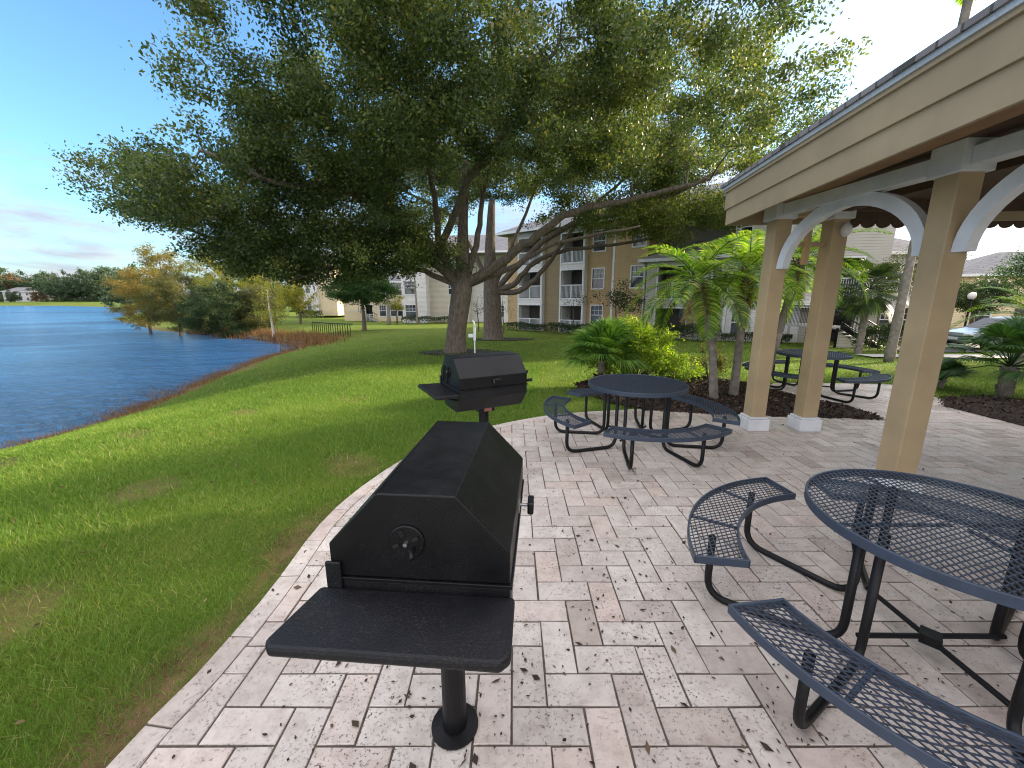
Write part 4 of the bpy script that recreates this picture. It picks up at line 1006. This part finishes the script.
tree('oak_tree', 'second live oak with dark forking trunk behind, its crown over the tan building', 'tree', b2,
     [(b2, .85), ((b2[0], 26, b2[2]+.6), .62), (tuple(f2), .55), (A(490, 255, 26), .35), (A(492, 200, 26), .2)],
     [((5, 23.5, 8.0), (5, 4.5, 2.6)), ((10, 22.5, 8.3), (4.5, 4.5, 2.9)), ((14.2, 22, 8.4), (2.6, 3.5, 2.2)), ((0, 26, 11), (8, 5, 3.2)), ((9, 24, 11.5), (5, 4, 2.6)), ((-6, 27, 8.5), (5, 4, 2.6)), ((7.5, 21.5, 5.6), (4.5, 2, .8))],
     540, 400, .13, oakleaf2, 1.1,
     limbs=[([f2, A(512, 285, 25.5), A(535, 262, 25), A(570, 250, 24.5), A(620, 244, 24), A(680, 232, 23)], .21, .05),
            ([f2, A(520, 290, 25.5), A(545, 268, 25), A(565, 240, 24), A(600, 200, 24), A(660, 150, 23)], .2, .05),
            ([f2, A(505, 262, 26), A(520, 225, 26), A(545, 170, 26)], .18, .06), ([f2, A(475, 255, 26), A(450, 215, 27), A(400, 190, 27)], .18, .06),
            ([f2, A(560, 230, 24), A(650, 205, 23), A(740, 160, 22), A(790, 130, 21.5)], .2, .05)], br=.07)
# litter rings under the oaks
for (bx0, by0, rr) in ((b1[0]+.2, 17, 1.7), (b2[0]+.6, 26, 2.0)):
    sheet('mulch_ring', [(bx0+rr*(1+.12*sin(k*2.3))*cos(k*2*pi/26), by0+rr*.8*(1+.1*cos(k*3.1))*sin(k*2*pi/26)) for k in range(26)], .035, mm_, .5)

# ---- lake-side trees
def simple(name, label, px, py_base, py_top, y, wpx, lm_, ncl=60, nl=140, ls=.14, clr=.9, group=None, r=.12, bm=bark, low=.25, cat='tree', shape=(1, 1, 1), water=False, base_z=None):
    q = at_y(px, py_base, y); zb = base_z if base_z is not None else (WATER-.5 if water else H(q.x, y)-.08)
    top = at_y(px, py_top, y).z; w_ = wpx*y/400/2; h = top-zb; cz = zb+h*(low+(1-low)/2); rz_ = h*(1-low)/2
    base = (q.x, y, zb)
    lobes = [((q.x, y, cz), (w_*.8, w_*.8, rz_*.9)), ((q.x+w_*.35, y-.2, cz-rz_*.3), (w_*.6, w_*.6, rz_*.6)), ((q.x-w_*.4, y, cz-rz_*.15), (w_*.55, w_*.6, rz_*.55)), ((q.x+.1*w_, y, cz+rz_*.4), (w_*.5, w_*.5, rz_*.55))]
    return tree(name, label, cat, base, [(base, r*1.4), ((q.x+.05, y, zb+h*.2), r), ((q.x-.05, y, zb+h*.6), r*.6), ((q.x, y, zb+h*.85), r*.25)], lobes, ncl, nl, ls, lm_, clr, group=group, bm=bm, br=r*.4)
simple('cypress_tree', 'rust-brown cypress standing in the shallows, outermost of the lakeside trees', 150, 330, 262, 39, 66, rustleaf, 110, 330, .11, .8, water=True, low=.12)
simple('cypress_tree', 'rust and olive cypress standing in the shallows beside the rust-brown one', 180, 332, 268, 37, 54, olive, 100, 330, .11, .8, water=True, low=.10)
simple('waterside_tree', 'bushy dark green tree hanging over the water, next to the cypresses', 222, 334, 280, 35.5, 68, darkleaf, 110, 350, .11, .8, low=.0)
simple('waterside_tree', 'bushy olive green tree on the bank between dark tree and pale-trunked tree', 256, 333, 284, 37, 60, olive, 90, 330, .11, .8, low=.02)
simple('birch_like_tree', 'slender pale-trunked tree with thin yellow leaves on the reedy bank', 273, 334, 282, 33, 36, yellowleaf, 22, 90, .11, .7, low=.3, r=.1, bm=pmat('pale_bark', (.5, .45, .38), .8, .2, 9, 30, .4))
simple('background_tree', 'tall tree coloured sunlit yellow on the far lawn behind the bushy waterside trees', 232, 318, 238, 52, 70, yellowleaf, 70, 170, .2, 1.2, low=.25)  # yellow sunlight on the yellow background crowns is put into their leaf colour
simple('background_tree', 'orange-tinged tree behind the cypresses at the water edge', 170, 320, 244, 58, 60, rustleaf, 60, 170, .2, 1.2, low=.25)
simple('background_tree', 'tree coloured sunlit yellow beside the tan and white building on the rise', 275, 318, 240, 50, 62, yellowleaf, 60, 170, .2, 1.1, low=.25)
simple('background_tree', 'low tree coloured sunlit yellow on the rise just left of the tan and white building', 300, 318, 275, 47, 34, yellowleaf, 40, 160, .16, .8, low=.15)
simple('lawn_tree', 'round dark green tree on the lawn in front of the cream block', 364, 327, 262, 36, 66, greenleaf, 110, 330, .13, .8, low=.32, r=.16)
simple('lawn_tree', 'small yellow-green tree before the cream block stairs', 397, 326, 288, 46, 20, yellowleaf, 24, 130, .12, .6, low=.3, r=.08)
simple('slender_tree', 'thin bare-trunked tree rising into the oak crown beside the cream block', 389, 326, 215, 45, 30, olive, 30, 140, .16, .9, low=.62, r=.17, bm=pbark)
simple('slender_tree', 'thin straight tree before the white wing', 417, 325, 220, 46, 26, olive, 26, 140, .16, .9, low=.62, r=.11, bm=pbark)
for px, y, lab in ((503, 32, 'small sparse tree against the white wall behind the second oak'), (478, 34, 'sparse young tree between the two oak trunks'), (573, 31, 'sparse young tree in front of the second balcony stack')):
    simple('young_tree', lab, px, 332, 292, y, 26, darkleaf, 12, 40, .09, .6, low=.35, r=.05)
simple('dark_feather_tree', 'dark feathery tree in front of the tan wall above the fan palm', 615, 335, 283, 25, 46, darkleaf, 16, 110, .12, .8, low=.45, r=.08)
# hedges at the foot of the buildings
def hedge(label, pts, h, w_, lm_, n=2600, ls=.07, name='hedge'):
    P = [Vector((x, y, 0)) for x, y in pts]; c = (P[0]+P[-1])/2; e = empty(name, (c.x, c.y, H(c.x, c.y)), 0, label, 'hedge')
    seg = [(P[i], P[i+1]) for i in range(len(P)-1)]; Ls = np.array([(b_-a).length for a, b_ in seg]); k = rng.choice(len(seg), n, p=Ls/Ls.sum()); t = rng.random(n)
    a = np.array([tuple(seg[i][0]) for i in k]); d = np.array([tuple(seg[i][1]-seg[i][0]) for i in k]); q = a+d*t[:, None]
    s = np.stack([-d[:, 1], d[:, 0]], 1); s = unit(s); th = rng.uniform(0, 1, n)*pi; rad = rng.uniform(.75, 1.05, n)
    q[:, :2] += s*(np.cos(th)*rad*w_/2)[:, None]; z = Hn(q[:, :2])+np.sin(th)**.5*rad*h*(1+.08*np.sin(q[:, 0]*2.3)); C = np.column_stack([q[:, :2], z])-np.array([c.x, c.y, e.location.z])
    quads_np('foliage', leaves_at(C, ls, .6, .4), lm_, e)
    m = MB()
    for i in range(len(P)-1):
        nn = max(2, int((P[i+1]-P[i]).length/.8))
        for j in range(nn):
            v = P[i].lerp(P[i+1], (j+.5)/nn); m.tube([(v.x-c.x, v.y-c.y, H(v.x, v.y)-e.location.z-.05), (v.x-c.x+random.uniform(-.1, .1), v.y-c.y, H(v.x, v.y)-e.location.z+h*.8)], .02, 5)
    m.build('stem', bark, e)
    return e
def onfac(px, off):  # a point in front of the mid building
    ox, oy = 0 + off*sin(ang), 38 - off*cos(ang); d = ray(px, 315); u = (d.x*oy - d.y*ox)/(cos(ang)*d.y - sin(ang)*d.x); return (ox+u*cos(ang), oy+u*sin(ang))
hedge('low dark hedge under the first balcony stack of the tan building', [onfac(505, 1.6), onfac(545, 1.6)], .7, .9, darkleaf, 2600, .1)
hedge('low clipped hedge under the second balcony stack of the tan building', [onfac(548, 2), onfac(592, 2)], .8, 1.0, darkleaf, 2600, .1)
hedge('dark shrubbery below the grey porch behind the palms', [onfac(655, 2.2), onfac(722, 2.2)], 1.0, 1.0, darkleaf, 3200, .11)
hedge('low dark hedge along the white wall beyond the palm trunks', [onfac(724, 1.6), onfac(795, 1.6)], .55, .8, darkleaf, 3200, .08)
hedge('tall clipped dark hedge behind the leaning palm trunk', [A(866, 340, 17.5)[:2], A(884, 340, 17.8)[:2], A(912, 340, 17.4)[:2]], 1.15, 1.2, darkleaf, 6500, .07)
hedge('dark hedge beneath the white wing windows left of the oak trunk', [A(402, 320, 48)[:2], A(452, 320, 48)[:2]], .8, 1, darkleaf, 2000, .14)
hedge('clipped hedge below the tan and white building on the rise', [A(298, 320, 63)[:2], A(322, 320, 63)[:2]], 1.2, 1.2, darkleaf, 1600, .18)

# ---- far treeline across the lake and behind the houses
FT = 'trees in the line across the lake'
protos = []
for k, (lm_, w_, h) in enumerate(((hazeleaf, 9, 13), (hazeleaf, 12, 17), (hazerust, 9, 12), (hazeleaf, 8, 19))):
    lobes = [((0, 0, h*.2), (w_*.6, w_*.5, h*.2)), ((0, 0, h*.55), (w_*.45, w_*.45, h*.4)), ((w_*.25, 0, h*.4), (w_*.35, w_*.35, h*.3)), ((-w_*.25, 0, h*.45), (w_*.35, w_*.35, h*.32))]
    labs = ['mid-height dense green tree in the hazy line across the lake', 'broad tall green tree in the hazy line across the lake', 'rust-coloured tree in the hazy line across the lake', 'tall narrow green tree in the hazy line across the lake'][k]
    protos.append(tree('far_tree', labs, 'tree', (0, 0, 0), [((0, 0, -1), .35), ((0, 0, h*.5), .2), ((0, 0, h*.8), .08)], lobes, 80, 70, .7, lm_, 1.9, group=FT, br=.12))
def place(k, x, y, s, first={}):
    o = protos[k] if k not in first else copy_tree(protos[k]); first[k] = 1
    o.location = (x, y, H(x, y)-.2); o.rotation_euler.z = random.uniform(0, 6.28); o.scale = (s, s, s*random.uniform(.85, 1.1))
random.seed(5)
for i in range(46):
    px = -50 + i*4.6 + random.uniform(-2, 2); y = random.uniform(212, 250) if px < 50 else random.uniform(200, 235)
    q = at_y(px, 300, y)
    if abs(px-22) < 26 and y < 225: y = 232; q = at_y(px, 300, y)
    k = 2 if (px > 5 and px < 40 and i % 2) else random.choice([0, 0, 1, 3, 1]); place(k, q.x, y, random.uniform(1.05, 1.35) if px < 35 else random.uniform(.75, 1.0))
for px, k in ((-4, 0), (14, 0), (40, 2)):
    q = at_y(px, 300, 200); place(k, q.x, 200, .5)
for i in range(26):
    px = 130 + i*36 + random.uniform(-8, 8); y = random.uniform(95, 125); q = at_y(px, 300, y)
    place(random.choice([0, 1, 3, 0]), q.x, y, random.uniform(.6, .85))
random.seed(9)

# ------------------------------------------------------------------ palms
frondm = leafmat('palm_leaflet', [(0, (.06, .13, .018)), (.5, (.13, .24, .03)), (.85, (.26, .36, .05)), (1, (.42, .42, .10))], .45, .4)
fanm = leafmat('fan_leaf', [(0, (.04, .10, .02)), (.5, (.085, .20, .035)), (1, (.24, .36, .06))], .35, .45)
sheath = pmat('leaf_sheath', (.14, .06, .03), .95, .4, 12, 40, .8, .02)
drym = leafmat('dry_frond', [(0, (.22, .15, .07)), (1, (.42, .32, .17))], .2, .8)
def pinnate(nf, ln, c, leaf=.28, elev=(-.35, 1.25), wid=.018, droop=1.0, nl=38, az0=0):
    Q = []; M = MB()
    for f in range(nf):
        az = az0+f*2.399+random.uniform(-.2, .2); e0 = elev[1]-(elev[1]-elev[0])*(f/nf)**.9; l_ = ln*random.uniform(.85, 1.1)
        pts = []; p = Vector(c); e = e0
        for s in range(13):
            pts.append(p.copy()); e -= (.085+.03*(s/12))*droop*random.uniform(.8, 1.2)*1.6; p = p + Vector((cos(az)*cos(e), sin(az)*cos(e), sin(e)))*l_/12
        M.tube(pts[:], [.012*(1-k/14) for k in range(13)], 4, cap=False)
        for k in range(nl):
            t = .14+.86*k/(nl-1); i = min(int(t*12), 11); u = t*12-i; a = pts[i].lerp(pts[i+1], u); d = (pts[i+1]-pts[i]).normalized(); side = d.cross(Vector((0, 0, 1))).normalized(); up = side.cross(d)
            lf = leaf*(sin(pi*min(1, .12+t*.86))**.6)*random.uniform(.85, 1.1)
            for s in (-1, 1):
                dr = (side*s*.85 + d*.55 + up*(.25+random.uniform(-.12, .12))).normalized(); tip = a+dr*lf+Vector((0, 0, -.22*lf)); mid = a+dr*lf*.5+Vector((0, 0, .02*lf))
                n_ = dr.cross(up).normalized()*wid
                Q.append([a-n_*.3, mid-n_, tip, mid+n_])
    return np.array([[tuple(v) for v in q] for q in Q]), M
def palm(label, base, top, r, nf, ln, leaf=.3, crownh=.6, az0=0, name='date_palm', elev=(-.35, 1.4), nl=58, wid=.011, lean=None):
    t = empty(name, base, 0, label, 'palm tree'); b_ = Vector(base); tp = Vector(top)-b_; M = MB()
    mid = tp*.5+Vector(lean or (0, 0, 0)); pts = catmull([Vector((0, 0, -.05)), Vector((mid.x*.55, mid.y*.5, tp.z*.3)), mid, tp], 7)
    rs = [r*(1.35-.35*min(1, k/6))*(1+.10*(k % 2)) for k in range(len(pts))]; M.tube(pts, rs, 12); M.build('trunk', pbark, t, smooth=True)
    m = MB(); k0 = tp - (pts[-1]-pts[-4]).normalized()*crownh
    for k in range(90):
        u = random.random(); a = random.uniform(0, 2*pi); c_ = k0.lerp(tp, u); o = Vector((cos(a), sin(a), 0)); m.tube([c_+o*r*.9, c_+o*r*1.5+Vector((0, 0, .06)), c_+o*r*1.9+Vector((0, 0, .13))], [.022, .016, .006], 4)
    m.build('leaf_base', sheath, t)
    Q, R_ = pinnate(nf, ln, tp, leaf, elev=elev, az0=az0, nl=nl, wid=wid, droop=.72); R_.build('rachis', frondm, t); quads_np('crown', Q, frondm, t)
    if name == 'date_palm':
        Q, R_ = pinnate(4, ln*.6, tp-Vector((0, 0, .1)), leaf*.7, elev=(-1.3, -.7), nl=20, wid=.012); quads_np('dead_frond', Q, drym, t)
    return t
g = at_z(714, 399, .03); tp = A(672, 283, 7.5); palm('leaning slim date palm in the mulch, bending towards the yellow-green shrub', (g.x, g.y, .02), A(697, 282, g.y+.1), .062, 22, 1.35, .31, az0=.4, lean=(.10, 0, 0))
g = at_z(733, 396, .03); palm('upright date palm in the mulch just left of the first tan post', (g.x, g.y, .02), A(748, 272, g.y+.2), .065, 21, 1.3, .30, az0=1.7)
g = at_z(772, 388, .03); palm('tallest date palm, its crown spreading behind the paired tan posts', (g.x, g.y+.3, .0), A(800, 262, g.y+.9), .075, 26, 1.5, .34, az0=.2)
q = G3(887, 369, 13.2); palm('tall bare-trunked palm rising past the pavilion eave', q, (q[0]+.35, q[1]+.1, 12.2), .105, 34, 2.2, .6, name='tall_palm', elev=(-.7, 1.2), nl=44, wid=.03)
# cabbage palm : fan leaves
def fan(c, d, rad, nseg=36, spread=2.5):
    d = d.normalized(); s = d.cross(Vector((0, 0, 1))).normalized(); u = s.cross(d); Q = []
    for k in range(nseg):
        a = -spread+2*spread*k/(nseg-1); dr = (d*cos(a*.62)+s*sin(a*.62)).normalized(); l_ = rad*(1-.25*(abs(a)/spread)**2)*random.uniform(.9, 1.05)
        mid = c+dr*l_*.55+u*.03; tip = c+dr*l_+Vector((0, 0, -.22*l_)); w_ = dr.cross(u).normalized()*l_*.030
        Q.append([c, mid-w_, tip, mid+w_])
    return Q
def fanpalm(name, label, base, h, r, nf, pet, rad, m_, elev=(-.4, 1.3), trunk=True, lean=(0, 0)):
    t = empty(name, base, 0, label, 'palm tree'); Q = []; M = MB(); tp = Vector((lean[0], lean[1], h))
    if h > .05:
        T = MB(); T.tube(catmull([Vector((0, 0, -.08)), Vector((lean[0]*.3, lean[1]*.3, h*.5)), tp], 6), r, 12)
        for k in range(int(h*26)):
            z = random.uniform(0, h); a = random.uniform(0, 6.28); o = Vector((cos(a), sin(a), 0)); c_ = Vector((lean[0]*z/h, lean[1]*z/h, z)); T.tube([c_+o*r*.9, c_+o*r*1.25+Vector((0, 0, .08))], [.03, .01], 4)
        T.build('trunk', pbark, t)
    for f in range(nf):
        az = f*2.399+random.uniform(-.2, .2); e = elev[1]-(elev[1]-elev[0])*(f/nf)+random.uniform(-.1, .1); d = Vector((cos(az)*cos(e), sin(az)*cos(e), sin(e)))
        p_ = pet*random.uniform(.8, 1.15); c_ = tp+d*p_+Vector((0, 0, -.05*p_)); M.tube([tp, tp+d*p_*.5+Vector((0, 0, .03)), c_], [.012, .01, .008], 5, cap=False); Q += fan(c_, d+Vector((0, 0, -.25)), rad*random.uniform(.85, 1.1))
    M.build('petiole', m_, t); quads_np('crown', np.array([[tuple(v) for v in q_] for q_ in Q]), m_, t)
    return t
g = at_z(603, 388, 0); fanpalm('fan_palm', 'low bright green fan palm beside the round shrub', (g.x, g.y+.25, H(g.x, g.y+.25)), .62, .07, 34, .50, .62, fanm, elev=(.15, 1.5))
q = G3(857, 358, 16.5); fanpalm('cabbage_palm', 'grey-trunked cabbage palm in front of the staircase', q, 2.6, .12, 34, .8, .75, darkleaf, elev=(-.9, 1.3))
g = at_z(1003, 394, .03); fanpalm('fan_palm', 'dark fan palm on a short trunk in the mulch bed by the parked car', (g.x, g.y, 0), .55, .10, 24, .60, .58, greenleaf, elev=(-.2, 1.4))
g = at_z(962, 388, .03); fanpalm('fan_palm', 'stemless low fan palm clump in the mulch bed', (g.x, g.y+.4, 0), 0.1, .05, 10, .30, .42, greenleaf, elev=(.15, 1.3))
q = G3(1012, 372, 9.6); palm('feathery palm with yellowing fronds above the dark fan palm', q, (q[0]+.2, q[1], 1.35), .08, 17, 1.6, .34, name='feather_palm', elev=(-.4, 1.3), az0=2.1)

# shrubs in the bed
def shrub(name, label, base, rx, ry, h, lm_, n, ls, stems=14, cl=46):
    t = empty(name, base, 0, label, 'shrub'); M = MB(); K = []
    for k in range(cl):
        d = unit(rng.normal(size=3)); d[2] = abs(d[2]); q = rng.uniform(.45, 1); K.append((d[0]*rx*q, d[1]*ry*q, h*.25+d[2]*h*.72*q))
    for k in K: M.tube([(k[0]*.08, k[1]*.08, -.03), (k[0]*.5, k[1]*.5, k[2]*.5), k], [.014, .009, .004], 5, cap=False)
    M.build('stem', bark, t); C = np.repeat(np.array(K), n//cl, 0)
    tw = np.repeat(unit(rng.normal(size=(cl*8, 3))+[0, 0, .5]), (n//cl)//8+1, 0)[:len(C)]
    C = C+tw*rng.random((len(C), 1))*.26*max(.6, rx)+rng.normal(0, .035, C.shape); C[:, 2] = np.maximum(C[:, 2], .04)
    quads_np('crown', leaves_at(C, ls, .55, .3), lm_, t, rnd=.5+rng.normal(0, .25, len(C))+.3*(C[:, 2]/h-.5))
    return t
g = at_z(646, 392, 0); shrub('golden_shrub', 'loose yellow-green golden shrub behind the picnic table', (g.x, g.y+.9, H(g.x, g.y+.9)), .95, .65, 1.5, limeleaf, 15000, .06, cl=90)
g = at_z(690, 390, 0); shrub('golden_shrub', 'thin low yellow-green shrub at the foot of the leaning date palm', (g.x, g.y+.5, .0), .45, .4, .75, limeleaf, 1500, .055, cl=26)
g = at_z(722, 382, 0); shrub('spiky_shrub', 'pale twiggy shrub between the two slim date palms', (g.x, g.y+.6, .0), .45, .4, .8, olive, 1200, .05, cl=26)
redm = leafmat('red_cordyline_leaf', [(0, (.06, .015, .018)), (.6, (.14, .03, .03)), (1, (.26, .08, .05))], .3, .5)
def strappy(name, label, base, n, l_, m_, w_=.03):
    t = empty(name, base, 0, label, 'plant'); Q = []
    for k in range(n):
        az = random.uniform(0, 6.28); e = random.uniform(.35, 1.4); p = Vector((random.uniform(-.1, .1), random.uniform(-.08, .08), 0)); q_ = l_*random.uniform(.6, 1); prev = p; dd = e; s = Vector((-sin(az), cos(az), 0))
        for j in range(4):
            nx2 = prev+Vector((cos(az)*cos(dd), sin(az)*cos(dd), sin(dd)))*q_/4; w0, w1 = w_*(.6, 1, .9, .6)[j], w_*(1, .9, .6, .05)[j]; Q.append([prev-s*w0, prev+s*w0, nx2+s*w1, nx2-s*w1]); prev = nx2; dd -= .35
    quads_np('crown', np.array([[tuple(v) for v in q_] for q_ in Q]), m_, t); return t
g = at_z(607, 391, 0); strappy('cordyline', 'dark red strappy plant between the fan palm and the picnic table', (g.x, g.y+.05, .0), 90, .62, redm, .04)
g = at_z(597, 392, 0); strappy('cordyline', 'small dark red strappy plant at the lawn end of the mulch bed', (g.x, g.y, .0), 30, .34, redm)
# trees behind the car park
simple('garden_tree', 'multi-stemmed dark green tree behind the street lamp', 968, 335, 278, 27, 62, darkleaf, 60, 200, .12, .8, low=.4, r=.14)
simple('garden_tree', 'bushy green tree rising behind the feathery palm', 1030, 345, 235, 21, 74, greenleaf, 70, 220, .1, .8, low=.45, r=.14)
simple('garden_tree', 'olive-leaved tree with open branches before the white apartment wing', 893, 350, 246, 21.5, 62, olive, 46, 90, .09, .8, low=.45, r=.1)
simple('garden_tree', 'thin-stemmed tree with sparse leaves over the tall hedge', 872, 350, 262, 20, 40, darkleaf, 30, 70, .09, .7, low=.5, r=.06)
simple('garden_tree', 'green and yellow tree beyond the pavilion beside the gabled block', 740, 340, 225, 31, 46, olive, 50, 120, .13, 1, low=.5, r=.12)

# ------------------------------------------------------------------ reeds and bank
reedm = leafmat('dry_reed', [(0, (.10, .045, .025)), (.5, (.21, .10, .05)), (.85, (.33, .20, .10)), (1, (.20, .22, .06))], .2, .8)
def tufts(name, pts, spread, n, h, w_, m_, inland=0):
    P = np.array(pts); seg = np.hypot(*(P[1:]-P[:-1]).T); k = rng.choice(len(seg), n, p=seg/seg.sum()); t = rng.random(n)[:, None]; q = P[k]+(P[k+1]-P[k])*t
    q = q+rng.normal(0, spread, q.shape); cl = .5+.5*np.sin(q[:, 0]*2.1+np.sin(q[:, 1]*1.7)*2); keep = rng.random(n) < .25+.75*cl; q = q[keep]; n = len(q)
    z = np.maximum(Hn(q), WATER); a = rng.random(n)*2*pi; hh_ = h*rng.uniform(.35, 1.1, n); ln = rng.normal(0, .25, (n, 2))*hh_[:, None]
    s = np.stack([np.cos(a), np.sin(a), 0*a], 1)*w_/2; Bp = np.column_stack([q, z-.02])
    return struct(quads_np(name, np.stack([Bp-s, Bp+s, Bp+np.column_stack([ln, hh_])], 1), m_, k=3), 'stuff')
near_shore = lake[2:10]; far_bank = lake[10:16]
tufts('shore_grass', near_shore, .35, 26000, .17, .012, reedm)
tufts('shore_grass', [(x-.9, y) for x, y in near_shore[:6]], .5, 2500, .12, .012, reedm)
tufts('shore_reeds', [(x+.6, y+.9) for x, y in far_bank[:4]], .8, 9000, .75, .035, reedm)
tufts('shore_reeds', [(x+1.2, y+1.0) for x, y in lake[9:12]], 1.0, 4000, .6, .035, reedm)
# dark rocks along the far bank
rockm = pmat('dark_rock', (.07, .055, .05), .9, .4, 6, 30, .8, .02)
def icorock(c, r):
    m = MB(); prof = []
    for i in range(5):
        t = pi*i/4
    vs = []; 
    for i in range(1, 4):
        for j in range(7):
            th = pi*i/4; ph = 2*pi*j/7; k = r*random.uniform(.75, 1.15); vs.append((k*sin(th)*cos(ph)*1.2, k*sin(th)*sin(ph), k*cos(th)*.65))
    vs += [(0, 0, r*.6), (0, 0, -r*.6)]; fs = []
    for i in range(2):
        for j in range(7): fs.append((i*7+j, (i+1)*7+j, (i+1)*7+(j+1) % 7, i*7+(j+1) % 7))
    for j in range(7): fs.append((21, j, (j+1) % 7)); fs.append((22, 14+(j+1) % 7, 14+j))
    return m.add(vs, fs).build('rock', rockm, loc=c)
fb = [Vector((*p_, 0)) for p_ in lake[9:14]]; fb = catmull(fb, 12)
for k in range(46):
    v = fb[min(len(fb)-1, int(k/46*len(fb)))]; x, y = v.x+random.uniform(-.2, .3), v.y+random.uniform(-.1, .4)
    tag(icorock((x, y, WATER+.08), random.uniform(.16, .34)), 'dark waterline rock on the reedy far bank of the inlet', 'rock', 'rocks along the inlet bank')
# bank railing
RLp = [A(312, 322, 35), A(330, 322, 33), A(352, 320, 31)]
q0 = Vector((RLp[0][0], RLp[0][1], H(RLp[0][0], RLp[0][1]))); RL = empty('railing_fence', q0, 0, 'dark metal railing beside the inlet at the end of the reedy bank', 'fence')
pr = [Vector((x, y, H(x, y)))-q0 for x, y, z in RLp]; m = MB(); m.tube([p_+Vector((0, 0, 1.0)) for p_ in pr], .035, 6); m.build('top_rail', black, RL)
for i in range(2):
    for k in range(9):
        v = pr[i].lerp(pr[i+1], k/9); MB().tube([v-Vector((0, 0, .1)), v+Vector((0, 0, 1.0))], .03, 6).build('fence_post', black, RL)
